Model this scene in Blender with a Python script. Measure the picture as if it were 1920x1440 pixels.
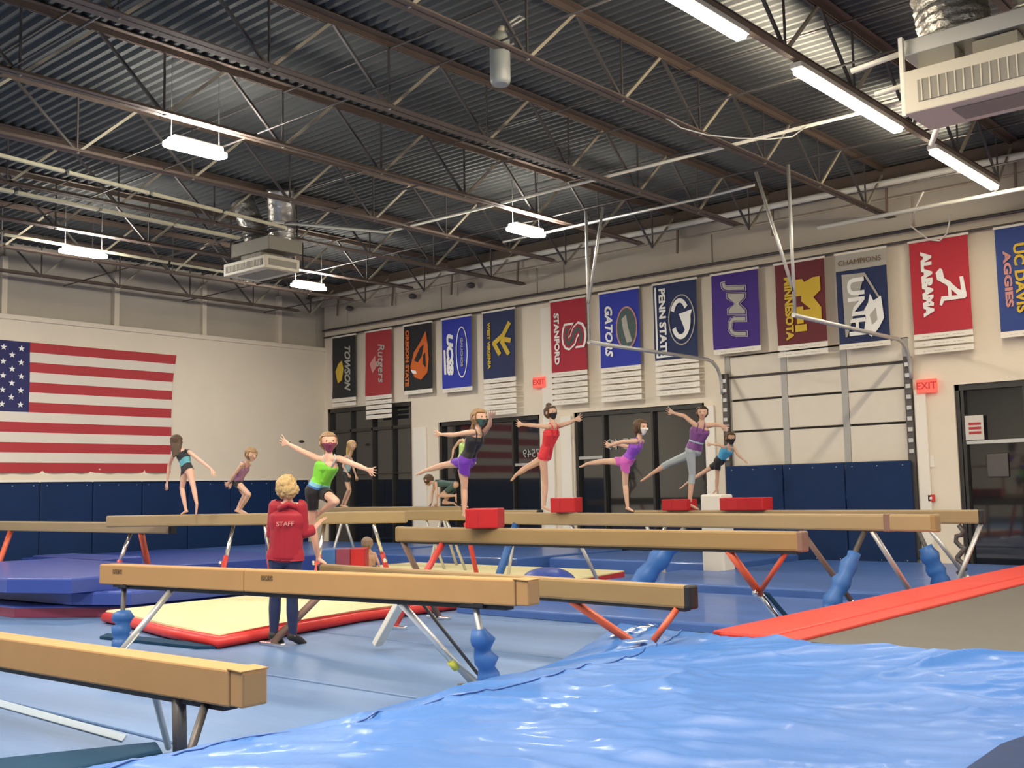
import bpy, bmesh, math, random
import numpy as np
from mathutils import Vector, Matrix
random.seed(7)
S = bpy.context.scene
for o in list(bpy.data.objects): bpy.data.objects.remove(o)
COL = S.collection
PI = math.pi

# ---------------------------------------------------------------- camera
def rad(a): return math.radians(a)
YAW, PIT, ROL = rad(41.04), rad(5.55), rad(-1.16)
fw = Vector((-math.sin(YAW)*math.cos(PIT), math.cos(YAW)*math.cos(PIT), math.sin(PIT)))
rt = Vector((math.cos(YAW), math.sin(YAW), 0)); up = rt.cross(fw)
c_, s_ = math.cos(ROL), math.sin(ROL)
rt, up = c_*rt + s_*up, c_*up - s_*rt
cam = bpy.data.cameras.new('camera'); co = bpy.data.objects.new('camera', cam); COL.objects.link(co)
co.matrix_world = Matrix(((rt.x, up.x, -fw.x, 0), (rt.y, up.y, -fw.y, 0), (rt.z, up.z, -fw.z, 1.5), (0, 0, 0, 1)))
cam.sensor_fit = 'HORIZONTAL'; cam.sensor_width = 36; cam.lens = 36*2049/1920; cam.clip_end = 200; cam.clip_start = .05
S.camera = co

# ---------------------------------------------------------------- world, lights, exposure
w = bpy.data.worlds.new('night'); S.world = w; w.use_nodes = True
w.node_tree.nodes['Background'].inputs[0].default_value = (.02, .022, .03, 1)
w.node_tree.nodes['Background'].inputs[1].default_value = .3
S.view_settings.view_transform = 'Standard'; S.view_settings.look = 'None'
S.view_settings.gamma = 1; S.view_settings.exposure = 0.64; S.view_settings.use_curve_mapping = False
LAMP_E, TUBE_E, UP_E = 150, 60, 42        # emission of the high bay diffusers, of the tubes, watts of the slots above the tubes
def area(name, loc, sx, sy, watt, col, rot=(0, 0, 0), spread=PI):
    l = bpy.data.lights.new(name, 'AREA'); l.shape = 'RECTANGLE'; l.size = sx; l.size_y = sy; l.energy = watt; l.color = col; l.spread = spread
    o = bpy.data.objects.new(name, l); o.location = loc; o.rotation_euler = rot; COL.objects.link(o); return o
COOL = (1, .93, .84); WARM = (1, .86, .66)
# the lamp rows go on behind and beside the camera, outside the frame
for x, y, p in ((-12.1, 1.3, 300), (-5.3, 0.5, 220), (-18.7, 3.2, 330), (1.2, 7.8, 300), (1.2, 14.3, 260), (1.2, 1.3, 180), (-12.1, -4.5, 160), (-5.3, -5, 120)):
    area('high_bay_light', (x, y, 6.0), .5, 1.2, p, COOL)
for y in (3.2, 7.2):
    area('tube_light', (-5.2, y, 6.0), .14, 2.6, 260, WARM)

# ---------------------------------------------------------------- helpers
def tag(o, label=None, cat=None, group=None, kind=None):
    if label: o['label'] = label
    if cat: o['category'] = cat
    if group: o['group'] = group
    if kind: o['kind'] = kind
    return o
def thing(name, label, cat, loc=(0, 0, 0), group=None, rz=0):
    o = bpy.data.objects.new(name, None); o.location = loc; o.rotation_euler = (0, 0, rz); o.empty_display_size = .2
    COL.objects.link(o); return tag(o, label, cat, group)
def put(name, mesh, parent=None, keep=True):
    """link a mesh given in world coordinates; a parent keeps its place"""
    o = bpy.data.objects.new(name, mesh); COL.objects.link(o)
    if parent:
        o.parent = parent
        M = Matrix.Identity(4); p = parent
        chain = []
        while p: chain.append(p); p = p.parent
        for p in reversed(chain): M = M @ (Matrix.Translation(p.location) @ p.rotation_euler.to_matrix().to_4x4())
        if keep: o.location = (M.inverted()).to_translation(); o.rotation_euler = M.inverted().to_euler()
    return o
class MB:
    def __init__(s): s.bm = bmesh.new()
    def box(s, a, b, mi=0, bev=0, M=None):
        a = Vector(a); b = Vector(b); c = (a+b)/2; d = b-a
        r = bmesh.ops.create_cube(s.bm, size=1)
        vs = r['verts']
        for v in vs: v.co = Vector((v.co.x*d.x, v.co.y*d.y, v.co.z*d.z))+c
        fs = set(f for v in vs for f in v.link_faces)
        if bev:
            es = list(set(e for v in vs for e in v.link_edges))
            rr = bmesh.ops.bevel(s.bm, geom=es, offset=bev, segments=2, affect='EDGES', profile=.5)
            vs = rr['verts']; fs = rr['faces']
            vs = list(set(vs) | set(v for f in fs for v in f.verts))
            allv = set(vs)
            for v in list(allv):
                for f in v.link_faces: allv.update(f.verts)
            vs = list(allv); fs = set(f for v in vs for f in v.link_faces)
        for f in fs: f.material_index = mi
        if M: bmesh.ops.transform(s.bm, matrix=M, verts=list(vs))
        return s
    def obox(s, p, q, w, h, mi=0, bev=0, lift=0):
        """box beam from p to q, w wide sideways, h high, centred on the line"""
        p = Vector(p); q = Vector(q); d = q-p; L = d.length; x = d.normalized()
        z = Vector((0, 0, 1)) if abs(x.z) < .98 else Vector((0, 1, 0))
        y = z.cross(x).normalized(); z = x.cross(y)
        M = Matrix(((x.x, y.x, z.x, p.x), (x.y, y.y, z.y, p.y), (x.z, y.z, z.z, p.z), (0, 0, 0, 1)))
        return s.box((0, -w/2, -h/2+lift), (L, w/2, h/2+lift), mi, bev, M)
    def tube(s, pts, r, seg=8, mi=0, cap=True):
        pts = [Vector(p) for p in pts]; n = len(pts)
        rs = r if isinstance(r, (list, tuple)) else [r]*n
        rings = []
        ref = None
        for i, p in enumerate(pts):
            d = (pts[min(i+1, n-1)]-pts[max(i-1, 0)]).normalized()
            if ref is None:
                ref = Vector((0, 0, 1)) if abs(d.z) < .9 else Vector((1, 0, 0))
            u = (ref-d*ref.dot(d)).normalized(); v = d.cross(u); ref = u
            rings.append([s.bm.verts.new(p+rs[i]*(math.cos(a)*u+math.sin(a)*v)) for a in [2*PI*k/seg for k in range(seg)]])
        for a, b in zip(rings, rings[1:]):
            for k in range(seg):
                f = s.bm.faces.new((a[k], a[(k+1) % seg], b[(k+1) % seg], b[k])); f.material_index = mi; f.smooth = True
        if cap:
            f = s.bm.faces.new(rings[0][::-1]); f.material_index = mi
            f = s.bm.faces.new(rings[-1]); f.material_index = mi
        return s
    def prism(s, poly, z0, z1, mi=0, side=None, bev=0):
        b = [s.bm.verts.new((x, y, z0)) for x, y in poly]; t = [s.bm.verts.new((x, y, z1)) for x, y in poly]
        n = len(poly)
        area2 = sum(poly[i][0]*poly[(i+1) % n][1]-poly[(i+1) % n][0]*poly[i][1] for i in range(n))
        if area2 < 0: b = b[::-1]; t = t[::-1]
        f = s.bm.faces.new(t); f.material_index = mi
        f2 = s.bm.faces.new(b[::-1]); f2.material_index = mi
        for i in range(n):
            g = s.bm.faces.new((b[i], b[(i+1) % n], t[(i+1) % n], t[i])); g.material_index = mi if side is None else side
        if bev: bmesh.ops.bevel(s.bm, geom=[e for e in f.edges], offset=bev, segments=3, affect='EDGES', profile=.5)
        return s
    def quad(s, a, b, c, d, mi=0):
        f = s.bm.faces.new([s.bm.verts.new(p) for p in (a, b, c, d)]); f.material_index = mi; return s
    def poly(s, pts, mi=0):
        f = s.bm.faces.new([s.bm.verts.new(p) for p in pts]); f.material_index = mi; return s
    def ball(s, c, r, mi=0, seg=10):
        rr = bmesh.ops.create_uvsphere(s.bm, u_segments=seg, v_segments=seg-2, radius=1)
        r = r if isinstance(r, (list, tuple)) else (r, r, r)
        for v in rr['verts']: v.co = Vector((v.co.x*r[0]+c[0], v.co.y*r[1]+c[1], v.co.z*r[2]+c[2]))
        for f in set(f for v in rr['verts'] for f in v.link_faces): f.material_index = mi; f.smooth = True
        return s
    def mesh(s, name, mats):
        me = bpy.data.meshes.new(name); s.bm.to_mesh(me); s.bm.free()
        for m in (mats if isinstance(mats, (list, tuple)) else [mats]): me.materials.append(m)
        return me
    def build(s, name, mats, parent=None): return put(name, s.mesh(name, mats), parent)

# ---------------------------------------------------------------- materials
def mat(name, col, rough=.6, metal=0, noise=0, nscale=4, bump=0, bscale=30, coat=0, spec=.5, sheen=0, stretch=None, emit=0):
    m = bpy.data.materials.new(name); m.use_nodes = True; nt = m.node_tree; b = nt.nodes['Principled BSDF']
    b.inputs['Base Color'].default_value = (*col, 1); b.inputs['Roughness'].default_value = rough
    b.inputs['Metallic'].default_value = metal; b.inputs['Specular IOR Level'].default_value = spec
    b.inputs['Coat Weight'].default_value = coat; b.inputs['Coat Roughness'].default_value = .1
    b.inputs['Sheen Weight'].default_value = sheen
    if emit:
        b.inputs['Emission Color'].default_value = (*col, 1); b.inputs['Emission Strength'].default_value = emit
    tc = None
    def coord():
        t = nt.nodes.new('ShaderNodeTexCoord'); mp = nt.nodes.new('ShaderNodeMapping')
        if stretch: mp.inputs['Scale'].default_value = stretch
        nt.links.new(t.outputs['Object'], mp.inputs['Vector']); return mp
    if noise:
        tc = coord(); n = nt.nodes.new('ShaderNodeTexNoise'); n.inputs['Scale'].default_value = nscale; n.inputs['Detail'].default_value = 4
        nt.links.new(tc.outputs[0], n.inputs['Vector'])
        mx = nt.nodes.new('ShaderNodeMix'); mx.data_type = 'RGBA'
        mx.inputs[6].default_value = (*[c*(1-noise) for c in col], 1); mx.inputs[7].default_value = (*[min(1, c*(1+noise)) for c in col], 1)
        nt.links.new(n.outputs['Fac'], mx.inputs[0]); nt.links.new(mx.outputs[2], b.inputs['Base Color'])
    if bump:
        tc = tc or coord(); n = nt.nodes.new('ShaderNodeTexNoise'); n.inputs['Scale'].default_value = bscale; n.inputs['Detail'].default_value = 3
        nt.links.new(tc.outputs[0], n.inputs['Vector'])
        bp = nt.nodes.new('ShaderNodeBump'); bp.inputs['Strength'].default_value = bump; bp.inputs['Distance'].default_value = .02
        nt.links.new(n.outputs['Fac'], bp.inputs['Height']); nt.links.new(bp.outputs[0], b.inputs['Normal'])
    return m
M = {}
def D(k, *a, **kw): M[k] = mat(k, *a, **kw); return M[k]
D('wall_cream', (.76, .675, .53), .7, noise=.05, nscale=1.5, bump=.1, bscale=25)
D('wall_concrete', (.50, .455, .37), .8, noise=.1, nscale=1.2, bump=.15, bscale=12)
D('bright_steel', (.8, .8, .76), .35, metal=.5)
D('strip_cream', (.62, .58, .40), .5)
D('plain_white', (.82, .77, .66), .6)
D('web_lit', (.42, .38, .28), .5)  # truss diagonals with lamplight mixed into their colour
D('deck', (.095, .098, .095), .85, spec=.2, noise=.1, nscale=2)
D('primer', (.115, .082, .062), .65, noise=.2, nscale=3)
D('primer_light', (.22, .16, .12), .6, noise=.2, nscale=3)
D('dark_steel', (.10, .09, .085), .5, metal=.4)
D('galv', (.55, .55, .52), .4, metal=.6)
D('chrome', (.78, .78, .76), .22, metal=1)
D('white_metal', (.78, .76, .66), .45)
D('grille', (.27, .25, .20), .6)
D('unit_beige', (.62, .57, .45), .5)
D('foil', (.42, .41, .38), .35, metal=.8, bump=1, bscale=14)
D('navy_pad', (.005, .024, .085), .6, spec=.25, noise=.15, nscale=2, bump=.15, bscale=5)
D('flag_red', (.42, .035, .04), .75)
D('flag_white', (.70, .64, .54), .75)
D('flag_blue', (.02, .02, .10), .75)
D('glass_dark', (.012, .014, .016), .04, spec=.9, coat=.5)
D('frame_dark', (.03, .028, .025), .35)
D('door_panel', (.70, .64, .53), .5, noise=.04)
D('door_stile', (.40, .39, .35), .5)
D('dark_gap', (.05, .04, .035), .7)
D('carpet', (.105, .185, .35), .5, noise=.34, nscale=1.1, bump=.5, bscale=2.2, stretch=(.45, 1.7, 1))
D('carpet_edge', (.012, .04, .10), .8)
D('tape_pale', (.27, .34, .42), .6)
D('vinyl_blue', (.035, .135, .40), .46, noise=.2, nscale=1.0, bump=.35, bscale=5, coat=.06)
D('vinyl_royal', (.035, .07, .32), .42, noise=.12, nscale=2, bump=.3, bscale=4, coat=.2)
D('vinyl_mid', (.06, .14, .40), .42, noise=.15, nscale=1.5, bump=.4, bscale=4, coat=.2)
D('vinyl_teal', (.008, .04, .085), .8, spec=.2, noise=.2)
D('vinyl_yellow', (.74, .66, .36), .5, noise=.04, nscale=2, bump=.1, bscale=4)
D('vinyl_red', (.62, .035, .03), .42, noise=.08, nscale=4)
D('track_red', (.62, .045, .03), .5, noise=.06, nscale=5)
D('track_bed', (.10, .094, .078), .8, noise=.1, nscale=2, bump=.3, bscale=120)
D('block_red', (.46, .010, .015), .4, noise=.08)
D('block_blue', (.03, .12, .36), .5)
D('suede', (.33, .235, .115), .8, noise=.12, nscale=5, sheen=.2, stretch=(.3, 1, 1))
D('suede_dark', (.28, .18, .068), .8, noise=.14, nscale=5, sheen=.2, stretch=(.3, 1, 1))
D('cardboard', (.40, .225, .085), .75, noise=.07, nscale=4, bump=.08, bscale=9)
D('black', (.012, .012, .014), .5)
D('leg_orange', (.62, .11, .05), .4)
D('leg_red', (.58, .05, .04), .4)
D('leg_brown', (.20, .12, .09), .5)
D('tape_yellow', (.75, .75, .1), .5)
D('logo_white', (.85, .85, .80), .6)
D('ink', (.16, .09, .035), .7)
D('exit_red', (.85, .10, .07), .5, emit=.5)
D('skin', (.58, .36, .25), .5, noise=.06, nscale=8)
D('skin_pink', (.72, .42, .30), .5)
D('lip', (.45, .14, .11), .5)
D('eye', (.03, .02, .015), .3)
D('sign_paper', (.6, .56, .5), .7)
D('clear_plastic', (.34, .36, .33), .3)
for k, c in dict(hair_brown=(.075, .038, .016), hair_dark=(.04, .02, .012), hair_sand=(.30, .18, .08), hair_blonde=(.52, .35, .15), hair_grey=(.28, .2, .14)).items():
    D(k, c, .55, noise=.3, nscale=30, bump=.8, bscale=60, stretch=(1, 1, .25))
for k, c in dict(c_black=(.008, .008, .01), c_navy=(.01, .018, .07), c_teal=(.10, .36, .42), c_mauve=(.30, .14, .24), c_green=(.20, .62, .04), c_blue=(.03, .14, .42), c_aqua=(.20, .50, .62), c_lightblue=(.32, .48, .55),
                 c_purple=(.12, .02, .36), c_violet=(.26, .06, .50), c_pink=(.55, .10, .42), c_red=(.60, .02, .03), c_grey=(.34, .39, .40), c_sky=(.06, .34, .58), c_jacket=(.34, .006, .02), c_lime=(.5, .72, .25), c_darkgreen=(.04, .09, .08), c_maroon=(.20, .03, .07), c_white=(.75, .73, .68), c_plum=(.16, .05, .2)).items():
    D(k, c, .6, sheen=.1)
def emis(name, col, e):
    m = bpy.data.materials.new(name); m.use_nodes = True; b = m.node_tree.nodes['Principled BSDF']
    b.inputs['Base Color'].default_value = (.9, .9, .9, 1); b.inputs['Emission Color'].default_value = (*col, 1); b.inputs['Emission Strength'].default_value = e
    M[name] = m
emis('lamp_glow', COOL, LAMP_E); emis('tube_glow', WARM, TUBE_E)
DATA = {"people":{"g1":{"head":[-14.61,9.078,2.328],"neck":[-14.542,9.078,2.23],"shN":[-14.63,9.058,2.189],"shF":[-14.304,9.098,2.161],"hpN":[-14.407,9.078,1.905],"hpF":[-14.219,9.078,1.868],"elN":[-14.815,9.078,1.984],"wrN":[-14.867,9.078,1.728],"tipN":[-14.876,9.078,1.611],"elF":[-13.961,9.078,2.012],"wrF":[-13.695,9.078,1.886],"tipF":[-13.634,9.078,1.804],"knN":[-14.462,9.078,1.632],"anN":[-14.348,9.078,1.302],"toN":[-14.479,9.078,1.239],"knF":[-14.148,9.078,1.621],"anF":[-14.068,9.078,1.399],"toF":[-14.081,9.078,1.242]},"g2":{"head":[-13.38,9.544,2.093],"neck":[-13.434,9.544,1.993],"shN":[-13.474,9.444,1.955],"shF":[-13.574,9.644,1.959],"hpN":[-13.668,9.484,1.695],"hpF":[-13.794,9.604,1.697],"elN":[-13.591,9.424,1.84],"wrN":[-13.747,9.404,1.692],"tipN":[-13.925,9.404,1.636],"elF":[-13.91,9.684,1.837],"wrF":[-14.079,9.684,1.674],"tipF":[-14.232,9.684,1.61],"knN":[-13.37,9.494,1.518],"anN":[-13.658,9.544,1.299],"toN":[-13.466,9.544,1.233],"knF":[-13.611,9.594,1.503],"anF":[-13.733,9.544,1.293],"toF":[-13.557,9.544,1.233]},"g3":{"head":[-8.892,7.297,2.035],"neck":[-8.918,7.297,1.914],"shN":[-9.003,7.267,1.862],"shF":[-8.782,7.347,1.86],"hpN":[-9.08,7.237,1.526],"hpF":[-9.081,7.357,1.524],"elN":[-9.18,7.177,1.95],"wrN":[-9.361,7.137,2.035],"tipN":[-9.454,7.117,2.084],"elF":[-8.466,7.297,1.785],"wrF":[-8.281,7.297,1.731],"tipF":[-8.131,7.297,1.706],"knN":[-9.132,7.277,1.161],"anN":[-9.062,7.297,0.842],"toN":[-8.942,7.297,0.785],"knF":[-8.656,7.197,1.424],"anF":[-9.024,7.317,1.325],"toF":[-9.147,7.317,1.259]},"g4":{"head":[-16.631,14.24,2.449],"neck":[-16.712,14.24,2.304],"shN":[-16.708,14.14,2.218],"shF":[-16.782,14.34,2.191],"hpN":[-16.775,14.18,1.841],"hpF":[-16.868,14.3,1.843],"elN":[-16.743,14.1,2.04],"wrN":[-16.6,14.1,1.89],"tipN":[-16.505,14.1,1.794],"elF":[-16.766,14.38,2.01],"wrF":[-16.686,14.38,1.86],"tipF":[-16.655,14.38,1.764],"knN":[-16.688,14.2,1.577],"anN":[-16.948,14.24,1.274],"toN":[-16.786,14.24,1.21],"knF":[-16.761,14.29,1.556],"anF":[-16.874,14.26,1.273],"toF":[-16.729,14.26,1.209]},"g5":{"head":[-8.154,8.817,2.301],"neck":[-8.194,8.817,2.204],"shN":[-8.185,8.717,2.141],"shF":[-8.198,8.917,2.136],"hpN":[-8.343,8.757,1.829],"hpF":[-8.388,8.877,1.826],"elN":[-8.448,8.697,2.123],"wrN":[-8.65,8.697,2.138],"tipN":[-8.785,8.697,2.181],"elF":[-8.061,8.867,2.21],"wrF":[-7.996,8.817,2.287],"tipF":[-7.955,8.787,2.338],"knN":[-8.407,8.817,1.528],"anN":[-8.41,8.817,1.247],"toN":[-8.301,8.817,1.163],"knF":[-8.76,8.857,1.798],"anF":[-9.036,8.857,1.749],"toF":[-9.219,8.857,1.702]},"g5b":{"head":[-13.301,14.24,2.584],"neck":[-13.433,14.24,2.495],"shN":[-13.616,14.18,2.407],"shF":[-13.439,14.3,2.401],"hpN":[-13.67,14.2,2.007],"hpF":[-13.607,14.3,2.006],"elN":[-13.74,14.14,2.249],"wrN":[-13.751,14.12,2.105],"tipN":[-13.792,14.12,2.02],"elF":[-13.376,14.34,2.218],"wrF":[-13.406,14.34,2.076],"tipF":[-13.408,14.34,2.0],"knN":[-13.624,14.24,1.624],"anN":[-13.632,14.24,1.272],"toN":[-13.528,14.24,1.215],"knF":[-13.606,14.29,1.623],"anF":[-13.621,14.27,1.262],"toF":[-13.517,14.27,1.214]},"g6":{"head":[-14.497,14.24,1.71],"neck":[-14.375,14.24,1.667],"shN":[-14.207,14.15,1.656],"shF":[-14.4,14.33,1.667],"hpN":[-13.73,14.18,1.619],"hpF":[-13.846,14.3,1.629],"elN":[-14.175,14.14,1.465],"wrN":[-14.22,14.19,1.301],"tipN":[-14.278,14.2,1.233],"elF":[-14.492,14.34,1.484],"wrF":[-14.466,14.29,1.301],"tipF":[-14.502,14.28,1.232],"knN":[-14.136,14.19,1.427],"anN":[-13.756,14.19,1.423],"toN":[-13.748,14.21,1.306],"knF":[-14.148,14.29,1.299],"anF":[-13.906,14.29,1.288],"toF":[-13.806,14.29,1.242]},"g7":{"head":[-9.612,11.867,2.569],"neck":[-9.598,11.867,2.431],"shN":[-9.59,11.767,2.368],"shF":[-9.572,11.967,2.381],"hpN":[-9.734,11.807,1.965],"hpF":[-9.77,11.927,1.96],"elN":[-9.836,11.747,2.398],"wrN":[-10.048,11.747,2.421],"tipN":[-10.23,11.747,2.485],"elF":[-9.4,11.987,2.414],"wrF":[-9.284,11.987,2.456],"tipF":[-9.204,11.987,2.482],"knN":[-9.749,11.867,1.596],"anN":[-9.781,11.867,1.276],"toN":[-9.68,11.867,1.206],"knF":[-10.145,11.917,1.809],"anF":[-10.323,11.917,1.721],"toF":[-10.428,11.917,1.64]},"g8":{"head":[-7.909,11.578,2.267],"neck":[-7.933,11.578,2.134],"shN":[-7.935,11.478,2.087],"shF":[-7.972,11.678,2.093],"hpN":[-8.134,11.518,1.841],"hpF":[-8.172,11.638,1.836],"elN":[-8.137,11.458,2.087],"wrN":[-8.304,11.458,2.052],"tipN":[-8.444,11.458,2.08],"elF":[-8.214,11.708,2.033],"wrF":[-8.372,11.708,2.066],"tipF":[-8.517,11.708,2.098],"knN":[-8.185,11.578,1.541],"anN":[-8.159,11.578,1.254],"toN":[-8.073,11.578,1.203],"knF":[-8.564,11.628,1.852],"anF":[-8.812,11.628,1.831],"toF":[-8.95,11.628,1.792]},"g9":{"head":[-8.514,14.068,2.589],"neck":[-8.523,14.068,2.453],"shN":[-8.612,14.028,2.407],"shF":[-8.468,14.128,2.395],"hpN":[-8.699,14.018,2.032],"hpF":[-8.69,14.128,2.018],"elN":[-8.759,13.968,2.548],"wrN":[-8.937,13.948,2.607],"tipN":[-9.095,13.948,2.681],"elF":[-8.355,14.168,2.405],"wrF":[-8.263,14.168,2.385],"tipF":[-8.189,14.168,2.355],"knN":[-8.724,14.068,1.684],"anN":[-8.789,14.068,1.247],"toN":[-8.638,14.068,1.165],"knF":[-9.176,14.118,1.854],"anF":[-9.458,14.118,1.717],"toF":[-9.684,14.118,1.599]},"g10":{"head":[-8.933,15.6,2.264],"neck":[-8.966,15.6,2.128],"shN":[-9.023,15.54,2.122],"shF":[-8.91,15.66,2.103],"hpN":[-9.158,15.55,1.901],"hpF":[-9.162,15.65,1.894],"elN":[-9.12,15.52,2.166],"wrN":[-9.228,15.5,2.178],"tipN":[-9.321,15.5,2.19],"elF":[-8.851,15.68,1.988],"wrF":[-8.77,15.68,1.921],"tipF":[-8.719,15.68,1.876],"knN":[-9.205,15.6,1.635],"anN":[-9.232,15.6,1.442],"toN":[-9.294,15.6,1.386],"knF":[-9.517,15.65,1.716],"anF":[-9.772,15.65,1.585],"toF":[-9.955,15.65,1.469]},"coach":{"head":[-8.94,6.821,1.573],"neck":[-8.949,6.828,1.455],"shN":[-9.051,6.748,1.383],"shF":[-8.866,6.91,1.378],"hpN":[-9.068,6.8,0.866],"hpF":[-8.971,6.885,0.863],"elN":[-9.113,6.755,1.117],"wrN":[-9.214,6.956,0.945],"tipN":[-9.22,7.029,0.963],"elF":[-8.882,6.956,1.121],"wrF":[-8.875,7.092,1.143],"tipF":[-8.862,7.137,1.195],"knN":[-9.128,6.8,0.467],"anN":[-9.168,6.81,0.116],"toN":[-9.231,6.956,0.01],"knF":[-9.0,6.913,0.453],"anF":[-9.024,6.938,0.101],"toF":[-9.027,7.081,0.0]},"kid":{"head":[-12.921,11.364,0.725],"neck":[-12.911,11.386,0.618],"shN":[-12.945,11.362,0.578],"shF":[-12.898,11.484,0.564],"hpN":[-12.948,11.394,0.307],"hpF":[-12.935,11.513,0.299],"elN":[-13.052,11.421,0.433],"wrN":[-13.123,11.438,0.331],"tipN":[-13.152,11.42,0.282],"elF":[-12.815,11.496,0.418],"wrF":[-12.813,11.514,0.287],"tipF":[-12.818,11.518,0.221],"knN":[-13.182,11.316,0.37],"anN":[-13.281,11.248,0.224],"toN":[-13.342,11.193,0.242],"knF":[-13.272,11.437,0.376],"anF":[-13.404,11.407,0.225],"toF":[-13.466,11.351,0.243]}},"beams":{"L2":[[-15.44,8.38,1.24],[-11.41,10.72,1.24]],"B4":[[-9.51,8.8,1.1],[-4.32,8.65,1.1]],"B5":[[-11.2,12.08,1.18],[-3.96,10.78,1.18]],"B5L":[[-14.2,13.34,1.18],[-11.11,13.34,1.18]],"B6":[[-9.85,14.1,1.15],[-4.47,13.71,1.15]],"B3":[[-9.02,7.25,0.78],[-4.35,6.91,0.78]],"L1":[[-22.23,9.02,1.12],[-14.7,9.03,1.12]],"L3":[[-17.5,14.19,1.235],[-13.65,14.19,1.235]],"B2":[[-9.54,5.13,0.9],[-4.9,5.61,0.9]],"B1":[[-8.56,3.16,0.62],[-4.83,3.31,0.62]]},"legs":{"B4":[[[-9.433,8.846,0.93],[-9.315,9.296,0.0]],[[-8.758,8.827,0.93],[-9.088,8.377,0.0]],[[-5.064,8.72,0.93],[-4.687,9.27,0.0]],[[-4.48,8.704,0.93],[-4.711,8.256,0.0]]],"B5":[[[-11.605,12.192,1.01],[-11.719,12.59,0.0]],[[-10.403,11.978,1.01],[-10.437,11.474,0.0]],[[-5.547,11.11,1.01],[-5.143,11.708,0.0]],[[-4.753,10.966,1.01],[-5.08,10.47,0.0]],[[-4.672,10.952,1.01],[-4.304,11.455,0.0]],[[-7.207,11.406,1.01],[-7.896,10.901,0.0]],[[-9.229,11.767,1.01],[-8.982,12.166,0.0]]],"B6":[[[-5.198,13.81,0.98],[-4.711,14.31,0.0]],[[-4.504,13.761,0.98],[-4.774,13.264,0.0]],[[-9.64,14.131,0.98],[-9.529,14.536,0.0]],[[-9.204,14.1,0.98],[-9.501,13.7,0.0]]],"L1":[[[-15.9,9.079,0.95],[-15.79,8.629,0.0]],[[-15.586,9.079,0.95],[-15.994,9.532,0.0]],[[-20.043,9.073,0.95],[-19.851,8.67,0.0]]],"L2":[[[-13.714,9.471,1.07],[-13.48,9.018,0.0]],[[-13.29,9.719,1.07],[-13.507,10.021,-0.0]],[[-12.5,10.173,1.07],[-12.279,9.773,0.0]],[[-11.859,10.543,1.07],[-11.982,11.04,0.0]]],"B3":[[[-8.805,7.28,0.61],[-9.149,6.78,0.0]],[[-5.552,7.044,0.61],[-4.952,7.594,-0.0]],[[-4.47,6.93,0.605],[-4.6,6.8,0.38]]],"B2":[[[-5.965,5.556,0.7],[-5.782,6.157,0.0]],[[-5.274,5.626,0.7],[-5.212,5.727,0.0]],[[-9.24,5.22,0.7],[-9.214,5.172,0.0]],[[-8.569,5.288,0.7],[-8.806,4.787,0.0]]],"B1":[[[-5.573,3.333,0.44],[-5.908,3.634,0.0]],[[-5.338,3.343,0.44],[-5.313,3.343,0.0]],[[-5.086,3.353,0.44],[-4.895,3.053,0.0]]]}}
# ================================================================ the setting
X0, X1, Y0, Y1, H = -23.3, 8.0, -9.0, 19.0, 7.08
def struct(name, mb, mats, parent=None):
    o = mb.build(name, mats, parent)
    if not parent: o['kind'] = 'structure'
    return o
# --- floor: carpet bonded foam rolls laid side by side, seams recessed
fl = struct('floor', MB().box((X0-.5, Y0-.5, -.2), (X1+.5, Y1+.5, -.03)), M['carpet_edge'])
ys = [-9, -7.2, -5.4, -3.6, -1.8, 0.1, 1.95, 3.8, 5.68, 7.74, 9.6, 11.4, 13.2, 15.0, 16.9, 19]
for a, b in zip(ys, ys[1:]):
    if b < -1: continue
    m = MB().box((X0, a+.02, -.03), (X1, b-.02, 0), bev=.012); m.build('carpet_roll', M['carpet'], fl)
# --- right wall with its bays (y = 19)
m = MB()
for x0, x1, z0, z1 in ((X0, -23.2, 0, 3.78), (-19.91, -18.96, 0, 3.78), (-23.2, -19.91, 3.78, 4.2), (X0, -23.2, 3.78, 4.2), (-19.91, -18.96, 3.78, 4.2),
                       (-18.96, -15.74, 3.19, 4.2), (-15.74, -14.76, 0, 4.2), (-14.76, -11.45, 3.17, 4.2), (-11.45, -10.95, 0, 4.2),
                       (-10.95, -7.27, 4.05, 4.2), (-7.27, -6.53, 0, 4.2), (-6.53, -2.6, 3.14, 4.2), (-2.6, X1, 0, 4.2), (X0, X1, 4.2, H+.1)):
    m.box((x0, Y1, z0), (x1, Y1+.3, z1))
wb = struct('wall_back', m, M['wall_cream'])
m = MB()     # tilt-up panels of the upper wall: bands with recessed joints
xs = [-23.28, -22.3, -18.75, -15.67, -14.89, -11.1, -7.04, -3.0, 0, 3, 6]
for a, b in zip(xs, xs[1:]):
    MB().box((a+.02, Y1-.05, 5.96), (b-.02, Y1, 6.55), bev=.01).build('wall_panel', M['wall_concrete'], wb)
MB().box((X0, Y1-.12, 6.58), (X1, Y1, H)).build('wall_panel', M['wall_concrete'], wb)
# pilasters beside the bays
for x0, x1 in ((-19.8, -19.35), (-15.6, -15.3), (-15.1, -14.8), (-11.42, -11.2), (-7.2, -7.0)):
    MB().box((x0, Y1-.06, 0), (x1, Y1, 5.6 if x0 < -15.5 and x0 > -16 else 3.1), bev=.01).build('pilaster', M['plain_white'], wb)
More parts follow.
